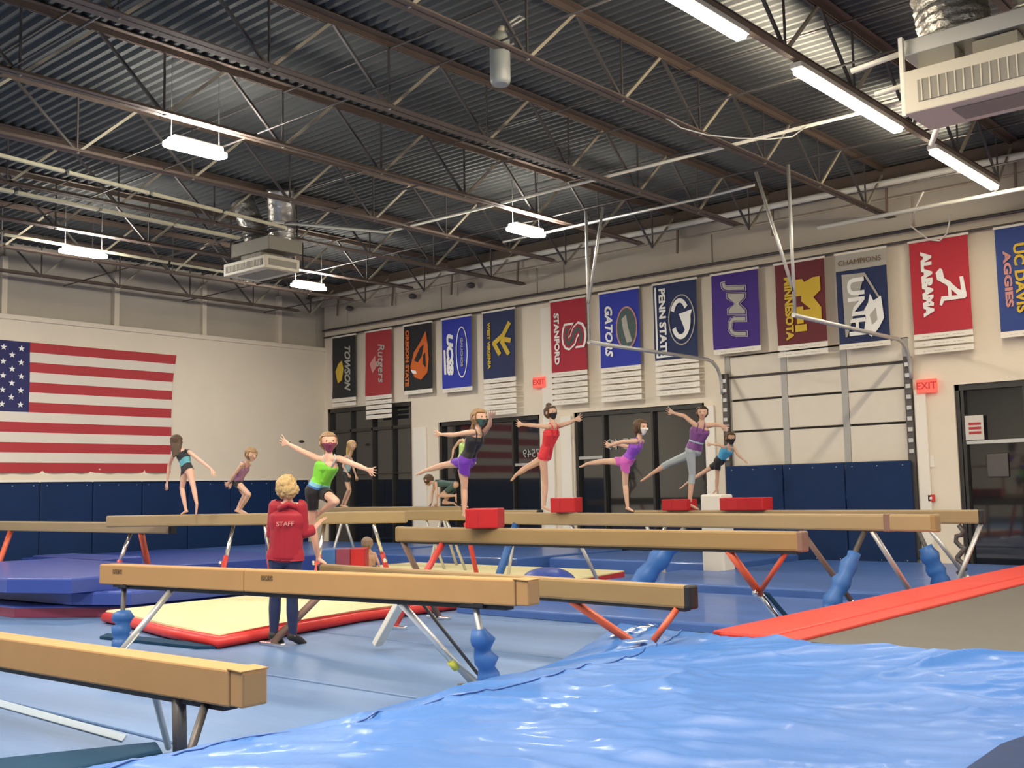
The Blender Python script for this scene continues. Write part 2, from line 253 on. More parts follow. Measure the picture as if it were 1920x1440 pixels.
# --- flag wall (x = -23.3): thicker below, recessed above the ledge
wl = struct('wall_left', MB().box((X0-.3, Y0, 0), (X0, Y1+.3, 5.45)).box((X0-.55, Y0, 5.45), (X0-.3, Y1+.3, H+.1), 1), [M['wall_cream'], M['wall_concrete']])
struct('trim_2', MB().box((X0, Y0, 5.36), (X0+.05, Y1, 5.47), bev=.01), M['wall_cream'])
yy = [7.9, 10.35, 12.95, 15.3, 17.6, 18.95]
for a, b in zip(yy, yy[1:]):
    MB().box((X0-.3, a+.05, 5.5), (X0-.24, b-.05, H), bev=.01).build('wall_panel', M['wall_concrete'], wl)
for y in yy[:-1]:
    MB().box((X0-.24, y-.06, 5.47), (X0-.12, y+.06, 6.75)).build('stud', M['wall_cream'], wl)
struct('wall_right', MB().box((X1, Y0, 0), (X1+.3, Y1+.3, H+.1)), M['wall_cream'])
struct('wall_front', MB().box((X0, Y0-.3, 0), (X1, Y0, H+.1)), M['wall_cream'])
# --- corrugated roof deck, ribs along x
m = MB(); y = Y0; prof = []
while y < Y1+.2:
    prof += [(y, H), (y+.05, H), (y+.075, H+.055), (y+.135, H+.055)]; y += .16
xsd = [X0-.6, -16.5, -9.8, -3.1, X1]
rows = [[m.bm.verts.new((x, a, b)) for a, b in prof] for x in xsd]
for r0, r1 in zip(rows, rows[1:]):
    for k in range(len(prof)-1): m.bm.faces.new((r0[k], r0[k+1], r1[k+1], r1[k]))
ce = struct('ceiling', m, M['deck'])
struct('trim_1', MB().box((X0-.6, Y0, H+.1), (X1, Y1+.3, H+.25)), M['dark_gap'])

# --- window bays
def window(name, x0, x1, z1, posts, rails):
    o = struct(name, MB().box((x0, Y1+.14, 0), (x1, Y1+.18, z1)), M['glass_dark'])
    m = MB(); t = .05
    m.box((x0, Y1+.04, 0), (x0+t*1.4, Y1+.15, z1)); m.box((x1-t*1.4, Y1+.04, 0), (x1, Y1+.15, z1)); m.box((x0, Y1+.04, z1-.1), (x1, Y1+.15, z1)); m.box((x0, Y1+.04, 0), (x1, Y1+.15, .08))
    m.build('window_frame', M['frame_dark'], o)
    for p in posts: MB().box((p-t/2, Y1+.05, .08), (p+t/2, Y1+.15, z1-.1)).build('mullion', M['frame_dark'], o)
    for a, b, z in rails: MB().box((a, Y1+.06, z-.03), (b, Y1+.15, z+.03)).build('transom', M['galv'], o)
    return o
wa = window('window_1', -23.2, -19.91, 3.78, (-22.3, -21.45, -20.68), ())
MB().box((-23.1, Y1+.05, 3.12), (-19.98, Y1+.14, 3.2)).build('transom', M['frame_dark'], wa)
MB().box((-23.1, Y1+.08, 1.98), (-19.98, Y1+.14, 2.0)).build('transom', M['frame_dark'], wa)
window('window_2', -18.96, -15.74, 3.19, (-18.45, -16.6), ((-16.55, -15.8, 2.08),))
window('window_3', -14.76, -11.45, 3.17, (-14.0, -12.74), ((-14.7, -14.05, 2.17), ))
window('window_4', -6.53, -2.6, 3.14, (-6.42, -5.42), ((-6.4, -2.7, 2.15),))

# --- lettering helper: thin flat meshes
def text(s, size, loc, xd, yd, mt, parent, name='lettering', bold=.0, shear=0, ax='CENTER', w=None, d=.003, k0=1):
    cu = bpy.data.curves.new(name, 'FONT'); cu.body = s; cu.size = size; cu.offset = bold; cu.shear = shear; cu.align_x = ax; cu.align_y = 'CENTER'; cu.extrude = d if d else 0; cu.resolution_u = 3
    t = bpy.data.objects.new('tmp', cu); COL.objects.link(t)
    bpy.context.view_layer.update()
    me = bpy.data.meshes.new_from_object(t.evaluated_get(bpy.context.evaluated_depsgraph_get())); bpy.data.objects.remove(t)
    me.name = name
    me.materials.clear(); me.materials.append(mt)
    X = Vector(xd).normalized(); Y = Vector(yd).normalized(); Z = X.cross(Y)
    k = 1
    if w:
        ww = max(v.co.x for v in me.vertices)-min(v.co.x for v in me.vertices); k = w/ww
    for v in me.vertices:
        c = v.co.copy(); v.co = X*c.x*k+Y*c.y*k0+Z*c.z+Vector(loc)
    return put(name, me, parent)
DN, RX, UPV = (0, 0, -1), (1, 0, 0), (0, 0, 1)
text('7549', .34, (-13.58, Y1+.125, 2.42), (-1, 0, 0), UPV, M['clear_plastic'], bpy.data.objects['window_3'], w=.8)
text('7549', .26, (-16.1, Y1+.125, 2.32), (-1, 0, 0), UPV, M['clear_plastic'], bpy.data.objects['window_2'], w=.5)
po = thing('poster', 'white paper with red printed bands taped inside the far right window', 'poster', (-6.24, Y1+.04, 2.19))
MB().box((-6.39, Y1+.035, 2.19), (-6.09, Y1+.045, 2.6)).build('sheet', M['sign_paper'], po)
for k in range(3): MB().box((-6.33, Y1+.028, 2.44-k*.075), (-6.13, Y1+.034, 2.48-k*.075)).build('printed_band', M['flag_red'], po)
# things seen behind the lower pane
po2 = tag(MB().box((-6.1, Y1+.1, 1.55), (-5.75, Y1+.13, 1.95), bev=.02).build('notice', M['dark_steel']), 'dim grey notice behind the lower pane of the far right window', 'notice')

# --- sectional garage door with tracks
gd = struct('door_1', MB().box((-10.95, Y1+.1, 0), (-7.27, Y1+.16, 4.05)), M['dark_gap'])
zs = [1.2, 1.86, 2.55, 3.16, 3.62, 4.04]
xs = [-10.9, -9.69, -8.49, -7.33]
for a, b in zip(zs, zs[1:]):
    for c, d in zip(xs, xs[1:]):
        MB().box((c+.06, Y1+.03, a+.02), (d-.06, Y1+.1, b-.02), bev=.01).build('door_panel', M['door_panel'], gd)
for x in xs: MB().box((x-.06, Y1+.02, .1), (x+.06, Y1+.11, 4.04)).build('stile', M['door_stile'], gd)
MB().box((-10.9, Y1+.005, 3.6), (-7.33, Y1+.02, 3.64)).build('strut', M['dark_gap'], gd)
for x, tx in ((-10.93, -10.93), (-7.29, -7.25)):
    MB().box((x-.06, Y1-.07, .2), (x+.06, Y1+.02, 3.7)).build('door_track', M['dark_steel'], gd)
    for k in range(9): MB().box((x-.03, Y1-.1, 2.0+k*.19), (x+.05, Y1-.07, 2.07+k*.19)).build('hinge_roller', M['galv'], gd)
for x, y1 in ((-10.98, 14.6), (-7.22, 14.55)):
    pts = [(x, Y1-.08, 3.3)]+[(x, Y1-.08-.5*(1-math.cos(a)), 3.45+.5*math.sin(a)) for a in (0, .4, .8, 1.2, 1.57)]+[(x, y1, 3.95)]
    MB().tube(pts, .035, 8).build('door_track', M['galv'], gd)
for (a, b) in (((-10.98, 14.62, 3.95), (-10.98, 14.62, 6.2)), ((-10.98, 14.62, 4.6), (-10.62, 14.62, 6.2)), ((-7.22, 14.6, 3.95), (-7.22, 14.6, 6.2)), ((-7.22, 14.6, 4.3), (-7.75, 14.6, 6.2))):
    MB().tube((a, b), .028, 6).build('hanger', M['galv'], gd)
text('', .1, (0, 0, 0), RX, UPV, M['ink'], gd) if False else None

# --- wall pads
ORD = ['first', 'second', 'third', 'fourth', 'fifth', 'sixth', 'seventh', 'eighth', 'ninth', 'tenth', 'eleventh']
def pads(name, lab, cat, group, boxes, nrm):
    for i, (a, b) in enumerate(boxes):
        t = thing(name, lab % ORD[len(boxes)-1-i if nrm == 'x' else i], cat, ((a[0]+b[0])/2, (a[1]+b[1])/2, a[2]), group)
        MB().box(a, b, bev=.025).build('pad', M['navy_pad'], t)
        mb = MB()
        for u in (.12, .5, .88):
            for z in (a[2]+.1, b[2]-.08):
                c = (a[0]+(b[0]-a[0])*u, a[1]-.004, z) if nrm == 'y' else (b[0]+.004, a[1]+(b[1]-a[1])*u, z)
                mb.ball(c, .012, seg=6)
        mb.build('rivets', M['galv'], t)
pads('wall_pad', 'navy vinyl pad below the big flag, %s from the room corner', 'wall pad', 'navy pads along the flag wall', [((X0, 6.3+k*1.21, .05), (X0+.06, 7.5+k*1.21, 1.88)) for k in range(10)] , 'x')
pads('wall_pad', 'navy vinyl pad across the garage door, %s from its left edge', 'wall pad', 'navy pads across the garage door', [((-10.93+k*1.22, Y1-.16, .05), (-9.72+k*1.22, Y1-.1, 1.88)) for k in range(3)], 'y')
tag(MB().box((X0+.06, 6.3, 1.88), (X0+.1, 18.4, 1.93)).build('pad_cap_rail', M['plain_white']), 'thin white rail capping the navy pads below the flag', 'rail')

# --- roof joists along y
JX = [-22.45, -20.3, -18.2, -16.08, -13.96, -11.78, -9.65, -7.42, -5.25, -3.1, -1.0, 1.1]
def bar_mesh(p, q, w, h, mt): return MB().obox(p, q, w, h).mesh('joist_bar', mt)
PN = 1.79; ZB, ZT = 6.2, 7.02
dia_a = bar_mesh((0, 0, ZB), (0, PN/2, ZT), .036, .036, M['web_lit'])  # bars facing the lamps: their lamplight is put into the paler colour
dia_b = bar_mesh((0, 0, ZT), (0, PN/2, ZB), .034, .034, M['dark_steel'])
vert = bar_mesh((0, 0, ZB), (0, 0, ZT), .022, .022, M['dark_steel'])
for i, x in enumerate(JX):
    deep = i in (3, 7)
    lab = ['reddish brown roof truss nearest the flag wall', 'second reddish brown roof truss from the flag wall', 'third reddish brown roof truss from the flag wall', 'brown roof truss left of the ceiling air unit, its chord reaching the banner wall',
           'brown roof truss right of the square ceiling air unit', 'brown roof truss just left of the two middle round lamps', 'thick reddish brown roof truss crossing the middle of the ceiling', 'long brown roof truss left of the row of lit tubes, reaching the banner wall',
           'brown roof truss carrying the row of lit tubes', 'brown roof truss above the air unit at top right', 'brown roof truss at the top right corner beyond the air unit', 'brown roof truss partly out of the frame at top right'][i]
    t = thing('roof_truss', lab, 'roof truss', (x, 9, ZB), 'parallel roof trusses')
    y1 = 18.95 if deep else 17.45
    wd = .072 if i != 6 else .095
    mb = MB()
    for s in (-1, 1): mb.box((x+s*.012 if s > 0 else x-.012-wd, -4, ZB), (x+s*.012+(wd if s > 0 else 0), y1, ZB+.012)); mb.box((x+s*.012-(.006 if s > 0 else 0), -4, ZB), (x+s*.012+(.006 if s < 0 else .006), y1, ZB+.06))
    mb.build('bottom_chord', M['primer'], t)
    mb = MB()
    for s in (-1, 1): mb.box((x+s*.015 if s > 0 else x-.015-wd*1.3, -4, ZT+.03), (x+s*.015+(wd*1.3 if s > 0 else 0), Y1, ZT+.04)); mb.box((x+s*.015-.006, -4, ZT-.04), (x+s*.015+.006, Y1, ZT+.035))
    mb.build('top_chord', M['primer'], t)
    off = 7.1-PN/2-PN*3
    n0 = int((2.2-off)/PN)
    y = off+n0*PN
    def inst(me, name, yy):
        o = bpy.data.objects.new(name, me); COL.objects.link(o); o.parent = t; o.location = (0, yy-9, -ZB)
    while y < 17.3:
        inst(dia_a, 'diagonal', y+PN/2); inst(dia_b, 'diagonal', y)
        inst(vert, 'web_post', y+PN/2)
        y += PN
    MB().obox((x, y, ZB+.03), (x, 18.8, ZT), .04, .04).build('diagonal', M['primer_light'], t)
# bridging rods across the trusses
for k, y in enumerate((5.2, 8.4, 11.6, 14.6, 17.0)):
    tag(MB().tube(((X0, y, ZB+.04), (2, y, ZB+.04)), .014, 6).build('bridging_rod', M['dark_steel']), 'thin dark rod under the roof trusses, %s from the banner wall' % ORD[4-k], 'rod', 'bridging rods across the trusses')
    tag(MB().tube(((X0, y+.5, ZT-.06), (2, y+.5, ZT-.06)), .014, 6).build('bridging_rod', M['dark_steel']), 'thin dark rod near the roof deck above the trusses, %s from the banner wall' % ORD[4-k], 'rod', 'upper bridging rods across the trusses')
# main girder near the banner wall
MBx = MB(); MBx.box((X0-.2, 18.6, 6.82), (X1, 18.66, 7.03)); MBx.box((X0-.2, 18.52, 6.80), (X1, 18.74, 6.825))
tag(MBx.build('wall_girder', M['primer']), 'brown steel girder along the top of the banner wall', 'girder')
# pipes and conduits
def pipe(name, pts, r, mt, lab, cat='pipe', group=None, seg=8):
    return tag(MB().tube(pts, r, seg).build(name, M[mt]), lab, cat, group)
pipe('conduit', [(-15.4, 11.4, 6.25), (-14.6, 13.35, 6.25), (-1, 13.3, 6.25)], .026, 'white_metal', 'long pale conduit running under the trusses across the room')
pipe('conduit', [(-13.2, 15.0, 6.1), (-9, 15.05, 6.12), (-8.0, 15.0, 6.13)], .025, 'galv', 'short thin grey conduit beside the long pale one under the trusses')
pipe('sprinkler_pipe', [(-4.36, 10.3, 5.62), (-3.84, 10.3, 5.66)], .03, 'white_metal', 'upper pale pipe stub running left from the big air unit')
pipe('sprinkler_pipe', [(-4.13, 10.3, 5.32), (-3.8, 10.3, 5.34)], .025, 'white_metal', 'lower pale pipe stub running left from the big air unit')
pipe('banner_rail', [(-23.2, 18.9, 5.73), (7, 18.9, 5.73)], .022, 'dark_steel', 'lower dark rail from which the banners hang', 'rail')
pipe('wall_pipe', [(-23.2, 18.85, 5.91), (7, 18.85, 5.91)], .028, 'dark_steel', 'upper dark pipe running above the banners', 'pipe')
pipe('tension_rail', [(-8.2, 17.6, 5.93), (-2, 17.6, 5.98)], .035, 'white_metal', 'bright cream pipe in front of the upper wall at right', 'pipe')
pipe('heating_pipe', [(-23.1, 18.45, 6.72), (7, 18.45, 6.72)], .06, 'white_metal', 'wide pale pipe along the very top of the banner wall', 'pipe')
pipe('cable_drop', [(-6.35, 17.6, 6.2), (-6.6, 17.9, 6.05), (-6.85, 18.3, 5.85), (-6.72, 18.75, 5.66), (-6.55, 18.8, 5.62), (-6.4, 18.75, 5.72), (-6.2, 18.4, 5.95)], .014, 'white_metal', 'loop of pale cable hanging over the red banner at right', 'cable')
pipe('cable_loop', [(-7.4, 11.6, 6.21), (-7.3, 11.8, 6.1), (-7.1, 12.1, 6.03), (-6.85, 12.4, 6.0), (-6.6, 12.8, 6.02), (-6.4, 13.1, 6.08), (-6.3, 13.3, 6.24)], .010, 'galv', 'slack grey cable loop under the truss left of the lit tubes', 'cable')
pipe('rod_drop', [(-5.2, 16.95, 6.0), (-5.2, 17.6, 5.97)], .015, 'white_metal', 'short pale rod below the last lit tube', 'rod')
pipe('bent_pipe', [(-4.5, 13.0, 7.1), (-4.45, 13.0, 6.0), (-4.47, 13.05, 5.8), (-4.6, 13.1, 5.55)], .035, 'white_metal', 'bent pale pipe hanging below the right air unit', 'pipe')
for i, (a, b, w, lab) in enumerate((((-14.35, 4.5, 6.13), (-15.2, 11.6, 6.13), .06, 'unlit pale strip light running left of the middle trusses'), ((-16.0, 4.5, 6.1), (-16.3, 11.4, 6.1), .10, 'unlit yellowish strip light leading to the square air unit'), ((-18.9, 5, 6.14), (-19.2, 13.4, 6.14), .05, 'long thin unlit strip light near the flag wall'))):
    t = thing('strip_light', lab, 'light', a)
    n = 5; A = Vector(a); B = Vector(b)
    for k in range(n):
        p = A+(B-A)*(k/n); q = A+(B-A)*((k+.96)/n)
        MB().obox(p, q, w, .05, bev=.01).build('tube_section', M['strip_cream'], t)

# --- high bay lamps
def lamp(x, y, lab, z=5.95, rz=0):
    t = thing('high_bay_lamp', lab, 'light', (x, y, z), 'round ended white ceiling lamps')
    mb = MB()
    poly = [(x+.135*math.cos(a), y+.32+.135*math.sin(a)) for a in [k*PI/8 for k in range(9)]]+[(x+.135*math.cos(a), y-.32+.135*math.sin(a)) for a in [PI+k*PI/8 for k in range(9)]]
    mb.prism(poly, z, z+.05, bev=.02).build('diffuser', M['lamp_glow'], t)
    MB().box((x-.11, y-.36, z+.05), (x+.11, y+.36, z+.13), bev=.02).build('housing', M['white_metal'], t)
    for s in (-.35, .35): MB().tube(((x, y+s, z+.13), (x, y+s, 7.11)), .006, 5).build('chain', M['galv'], t)
lamp(-12.1, 7.75, 'bright lamp largest and nearest, upper left of the ceiling')
lamp(-12.05, 14.3, 'bright lamp at the middle of the ceiling toward the banner wall')
lamp(-18.8, 9.72, 'bright lamp at far left above the flag')
lamp(-18.62, 14.75, 'bright lamp small and far, just right of the square air unit')
# --- lit tubes
for y0, y1, lab in ((6.85, 9.62, 'lit tube light cut by the top edge of the picture'), (10.85, 13.65, 'middle lit tube light of the row at right'), (14.88, 17.45, 'last lit tube light of the row nearest the banner wall')):
    t = thing('tube_light', lab, 'light', (-5.2, (y0+y1)/2, 6.0), 'row of lit tube lights')
    MB().box((-5.26, y0, 5.98), (-5.14, y1, 6.03), bev=.015).build('tube', M['tube_glow'], t)
    MB().box((-5.27, y0-.05, 6.035), (-5.13, y1+.05, 6.1), bev=.01).build('housing', M['white_metal'], t)
    for y in (y0+.3, y1-.3): MB().tube(((-5.2, y, 6.1), (-5.2, y, 6.22)), .008, 5).build('hanger', M['galv'], t)
    o = area('tube_uplight', (-5.42, (y0+y1)/2, 6.12), .05, y1-y0, UP_E, WARM, (PI, rad(-30), 0), rad(60))
tag(MB().box((-5.23, 2, 6.115), (-5.17, 17.6, 6.19)).build('light_track', M['primer_light']), 'brown channel linking the lit tube lights', 'channel')

# --- ceiling air units
def air_unit(x0, y0, z0, w, d, h, lab, beam):
    t = thing('air_unit', lab, 'air unit', (x0, y0, z0))
    x1, y1 = x0+w, y0+d
    mb = MB(); mb.box((x0, y0, z0), (x1, y1, z0+h), bev=.012); mb.build('cabinet', M['unit_beige'], t)
    MB().box((x0+w*.17, y0+d*.22, z0-.012), (x1-w*.1, y1-d*.22, z0)).build('return_grille', M['grille'], t)
    for (a, b) in (((x0+w*.06, y0-.012, z0+h*.22), (x1-w*.06, y0, z0+h*.72)), ((x1, y0+d*.1, z0+h*.22), (x1+.012, y1-d*.1, z0+h*.72)), ((x0-.012, y0+d*.1, z0+h*.22), (x0, y1-d*.1, z0+h*.72))):
        MB().box(a, b).build('side_grille', M['grille'], t)
    mb = MB(); n = 26
    for k in range(n):
        x = x0+w*.06+w*.88*(k+.5)/n; mb.box((x-.006, y0-.02, z0+h*.22), (x+.006, y0-.01, z0+h*.72))
    mb.build('louver', M['unit_beige'], t)
    return t
ua = air_unit(-16.93, 11.45, 5.5, 1.26, .76, .23, 'square beige ceiling air unit hanging among the trusses at left', 0)
MB().box((-16.85, 11.55, 5.85), (-15.7, 12.3, 6.1), bev=.02).build('plenum', M['grille'], ua)
MB().box((-16.6, 11.6, 5.73), (-16.0, 12.1, 5.85)).build('neck', M['grille'], ua)
def flex(pts, r, parent, n=26):
    P = [Vector(p) for p in pts]; out = []; rs = []
    for k in range(n+1):
        u = k/n*(len(P)-1); i = min(int(u), len(P)-2); f = u-i
        p = P[i].lerp(P[i+1], f); out.append(p); rs.append(r*(1+.06*(k % 2)+.03*math.sin(k*1.7)))
    MB().tube(out, rs, 14).build('flexible_duct', M['foil'], parent)
flex([(-16.65, 12.0, 6.1), (-16.75, 12.0, 6.45), (-16.9, 11.8, 7.0)], .22, ua)
flex([(-15.95, 12.0, 6.1), (-15.9, 12.0, 6.45), (-15.7, 11.8, 7.0)], .24, ua)
ub = air_unit(-3.8, 10.17, 5.0, 2.3, .66, .42, 'large beige air unit at top right below silver ducts', 0)
MB().box((-3.85, 10.3, 5.62), (-1.2, 10.95, 5.78), bev=.01).build('support_beam', M['galv'], ub)
MB().box((-3.7, 10.3, 5.42), (-3.35, 10.6, 5.62)).box((-3.2, 10.35, 5.42), (-2.8, 10.65, 5.6)).build('bracket_box', M['grille'], ub)
MB().box((-3.84, 10.2, 5.0), (-3.8, 10.25, 5.78)).build('strap', M['white_metal'], ub)
flex([(-3.45, 10.7, 5.78), (-3.5, 10.7, 6.2), (-3.6, 10.6, 7.0)], .33, ub, 34)
flex([(-2.6, 10.7, 5.78), (-2.5, 10.7, 6.2), (-2.45, 10.6, 7.0)], .33, ub, 34)
# hanging plastic canister with bracket on the truss
hb = thing('canister', 'pale translucent canister strapped to the truss at top centre', 'canister', (-7.52, 8.55, 5.88))
MB().tube([(-7.52, 8.55, 5.84), (-7.52, 8.55, 5.88), (-7.52, 8.55, 6.34), (-7.52, 8.55, 6.42)], [.09, .11, .11, .07], 16).build('can', M['clear_plastic'], hb)
MB().tube([(-7.52, 8.55, 6.42), (-7.50, 8.58, 6.49)], .035, 10).build('spout', M['unit_beige'], hb)
MB().tube([(-7.50, 8.58, 6.49), (-7.38, 8.72, 6.62), (-7.34, 8.76, 6.60), (-7.48, 8.60, 6.46)], .016, 6).build('handle', M['galv'], hb)
MB().tube([(-7.52, 8.66, 6.3), (-7.42, 8.66, 6.3)], .012, 6).build('strap', M['galv'], hb)
# speaker and exit boxes
for x, z, lab in ((-15.66, 3.91, 'red exit sign on the white post between the dark windows'), (-6.96, 3.15, 'red exit sign beside the garage door at right')):
    t = thing('exit_sign', lab, 'exit sign', (x, Y1-.1, z))
    MB().box((x-.18, Y1-.1, z-.12), (x+.18, Y1-.06, z+.12), bev=.01).build('box', M['exit_red'], t)
    text('EXIT', .17, (x, Y1-.103, z), RX, UPV, M['vinyl_red'], t, bold=.003)
al = thing('fire_alarm', 'small red alarm call point low on the cream pier by the garage door', 'alarm', (-7.0, Y1-.03, 1.22))
MB().box((-7.06, Y1-.06, 1.16), (-6.95, Y1, 1.28), bev=.008).build('case', M['vinyl_red'], al)
MB().box((-7.025, Y1-.07, 1.2), (-6.985, Y1-.06, 1.24)).build('button', M['logo_white'], al)
t = tag(MB().box((-7.05, Y1-.02, 1.75), (-6.93, Y1, 1.95)).build('wall_plate', M['plain_white']), 'small white notice on the cream pier above the red call point', 'notice')
for x, w_ in ((-21.9, 'left'), (-19.5, 'middle'), (-17.5, 'right')):
    tag(MB().ball((x, 18.7, 6.36), (.09, .12, .07)).build('wall_speaker', M['dark_steel']), 'small dark fitting high on the upper banner wall, %s one of three' % w_, 'fitting', 'dark fittings on the upper wall')
for y, z, w_ in ((17.75, 2.86, 'left larger'), (18.2, 2.9, 'right smaller')):
    tag(MB().ball((X0+.01, y, z), (.012, .09, .035)).build('wall_hole', M['dark_steel']), '%s dark hole in the cream flag wall near the corner' % w_, 'hole', 'two small dark holes in the flag wall')

# ================================================================ flag painted cloth
FY0, FY1, FZ0, FZ1 = 8.55, 14.3, 2.08, 4.90
def flag_pt(u, v, d=.0):      # u along wall 0..1, v down 0..1
    y = FY0+(FY1-FY0)*u; z = FZ1-(FZ1-FZ0)*v
    if u > .9: y += (u-.9)*10*(.13*max(0, 1-v*2.4)**1.5)
    x = X0+.03+.012*math.sin(u*31+v*3)+.008*math.sin(v*19+u*7)+d
    if v > .93: x += .03*math.sin(u*60+v*40)*(v-.93)/.07
    return (x, y, z)
fg = thing('flag', 'huge flag with red and cream stripes and white stars on the flag wall', 'flag', (X0+.03, 11, FZ1))
CU = (10.86-FY0)/(FY1-FY0)
for k in range(13):
    mb = MB(); u0 = CU if k < 7 else 0; N = 26; sub = 3
    g = [[mb.bm.verts.new(flag_pt(u0+(1-u0)*i/N, (k+j/sub)/13)) for i in range(N+1)] for j in range(sub+1)]
    for j in range(sub):
        for i in range(N):
            f = mb.bm.faces.new((g[j][i], g[j+1][i], g[j+1][i+1], g[j][i+1])); f.smooth = True
    mb.build('stripe', M['flag_red'] if k % 2 == 0 else M['flag_white'], fg)
mb = MB(); N = 14; sub = 14
g = [[mb.bm.verts.new(flag_pt(CU*i/N, 7/13*j/sub)) for i in range(N+1)] for j in range(sub+1)]
for j in range(sub):
    for i in range(N):
        f = mb.bm.faces.new((g[j][i], g[j+1][i], g[j+1][i+1], g[j][i+1])); f.smooth = True
mb.build('canton', M['flag_blue'], fg)
mb = MB(); pts = []
for k in range(10):
    r = .073 if k % 2 == 0 else .03; a = PI/2+k*PI/5; pts.append((0, r*math.cos(a), r*math.sin(a)))
vs = [mb.bm.verts.new(p) for p in pts]; c0 = mb.bm.verts.new((0, 0, 0))
for k in range(10): mb.bm.faces.new((c0, vs[k], vs[(k+1) % 10]))
star = mb.mesh('star', M['logo_white'])
for r in range(9):
    n = 6 if r % 2 == 0 else 5
    for q in range(n):
        uu = (1+2*q+(r % 2))/12*CU; vv = (r+1)/10*7/13
        p = flag_pt(uu, vv, .022); o = bpy.data.objects.new('star', star); COL.objects.link(o); o.parent = fg
        o.location = Vector(p)-fg.location

# ================================================================ banners
CL = {}
def cloth_y(x, z):
    i = (x-CL['x0'])/(CL['x1']-CL['x0'])*CL['nx']; j = (CL['z1']-z)/(CL['z1']-CL['z0'])*CL['nz']
    f = lambda i, j: CL['y']-CL['amp']*(j/CL['nz'])*(.6+math.sin(i/CL['nx']*5+CL['ph']+j*.1)+.5*math.sin(i*1.1+j*.7+CL['ph']))
    i0, j0 = math.floor(i), math.floor(j); a, b = i-i0, j-j0
    return (f(i0, j0)*(1-a)+f(i0+1, j0)*a)*(1-b)+(f(i0, j0+1)*(1-a)+f(i0+1, j0+1)*a)*b
def drape(t):
    for c in t.children:
        if c.name.split('.')[0] in ('lettering', 'emblem', 'border_line'):
            for v in c.data.vertices: v.co.y += cloth_y(v.co.x, max(min(v.co.z, CL['z1']), CL['z0']))-.022-yl
def bm_cloth(x0, x1, z0, z1, y, mt, parent, name='cloth', amp=.02, seed=0, nx=10, nz=12):
    mb = MB(); r = random.Random(seed); ph = r.random()*6
    CL.update(x0=x0, x1=x1, z0=z0, z1=z1, y=y, amp=amp, ph=ph, nx=nx, nz=nz)
    g = [[mb.bm.verts.new((x0+(x1-x0)*i/nx, y-amp*(j/nz)*(.6+math.sin(i/nx*5+ph+j*.1)+.5*math.sin(i*1.1+j*.7+ph)), z1-(z1-z0)*j/nz)) for i in range(nx+1)] for j in range(nz+1)]
    for j in range(nz):
        for i in range(nx):
            f = mb.bm.faces.new((g[j][i], g[j+1][i], g[j+1][i+1], g[j][i+1])); f.smooth = True
    return mb.build(name, mt, parent)
BY = 18.84
def strokes(pts_list, mt, parent, y, name='emblem', th=.004, ):
    mb = MB()
    for pts in pts_list: 
        vs = [mb.bm.verts.new((p[0], y, p[1])) for p in pts]
        try:
            f = mb.bm.faces.new(vs)
        except ValueError: pass
    bmesh.ops.triangulate(mb.bm, faces=mb.bm.faces[:])
    return mb.build(name, mt, parent)
def ring(cx, cz, rx, rz, w, n=28, a0=0, a1=2*PI):
    out = []
    for k in range(n):
        a = a0+(a1-a0)*k/n; b = a0+(a1-a0)*(k+1)/n
        out.append([(cx+rx*math.cos(a), cz+rz*math.sin(a)), (cx+rx*math.cos(b), cz+rz*math.sin(b)), (cx+(rx-w)*math.cos(b), cz+(rz-w)*math.sin(b)), (cx+(rx-w)*math.cos(a), cz+(rz-w)*math.sin(a))])
    return out
def oval(cx, cz, rx, rz, n=28): return [[(cx+rx*math.cos(2*PI*k/n), cz+rz*math.sin(2*PI*k/n)) for k in range(n)]]
def bcol(k, c): return M[k] if k in M else D(k, c, .7, sheen=.1)
BK = bcol('b_black', (.012, .013, .015)); BR = bcol('b_red', (.36, .03, .035)); BRD = bcol('b_crimson', (.38, .012, .03)); BB = bcol('b_blue', (.02, .035, .36)); BN = bcol('b_navy', (.01, .022, .085))
BP = bcol('b_purple', (.045, .012, .20)); BM = bcol('b_maroon', (.13, .012, .018)); BA = bcol('b_alabama', (.45, .02, .035)); BG = bcol('b_gold', (.62, .42, .03)); BO = bcol('b_orange', (.62, .13, .015)); BU = bcol('b_ucd', (.02, .05, .22))
GY = bcol('b_grey', (.42, .40, .34)); DG = bcol('b_dkgreen', (.06, .10, .09)); PK = bcol('b_pink', (.55, .25, .22))
STRIP = M['plain_white']
specs = [(-22.78, -21.84, 4.03, BK, 2), (-21.44, -20.46, 4.0, BR, 5), (-19.98, -18.99, 4.03, BK, 1), (-18.63, -17.65, 3.98, BB, 1), (-17.27, -16.28, 4.10, BN, 7), (-15.22, -14.23, 4.08, BRD, 6), (-13.86, -12.83, 4.06, BB, 6), (-12.47, -11.43, 4.09, BN, 6),
         (-11.08, -10.05, 4.18, BP, 1), (-9.69, -8.69, 4.12, BM, 2), (-8.47, -7.52, 4.02, BN, 1), (-7.10, -6.10, 4.05, BA, 3), (-5.66, -4.66, 3.94, BU, 1)]
labs = ['black banner with white slanted capitals and a gold tiger emblem, first from the room corner', 'bright red banner with faint pale script lettering, five white strips below', 'black banner with an orange animal head emblem and orange capitals', 'royal blue banner with a white outlined emblem beside white letters', 'dark navy banner with a big yellow angular emblem',
        'crimson banner with an outlined block letter S', 'royal blue banner with an oval emblem in pink outline', 'navy banner with a white ringed emblem and white capitals', 'purple banner with three big outlined gold capital letters', 'maroon banner with a large gold block M behind the hanging rod', 'navy banner under a white top strip with three big white capitals', 'red banner with white script A and white capitals', 'blue banner with gold and lilac letters cut by the right edge']
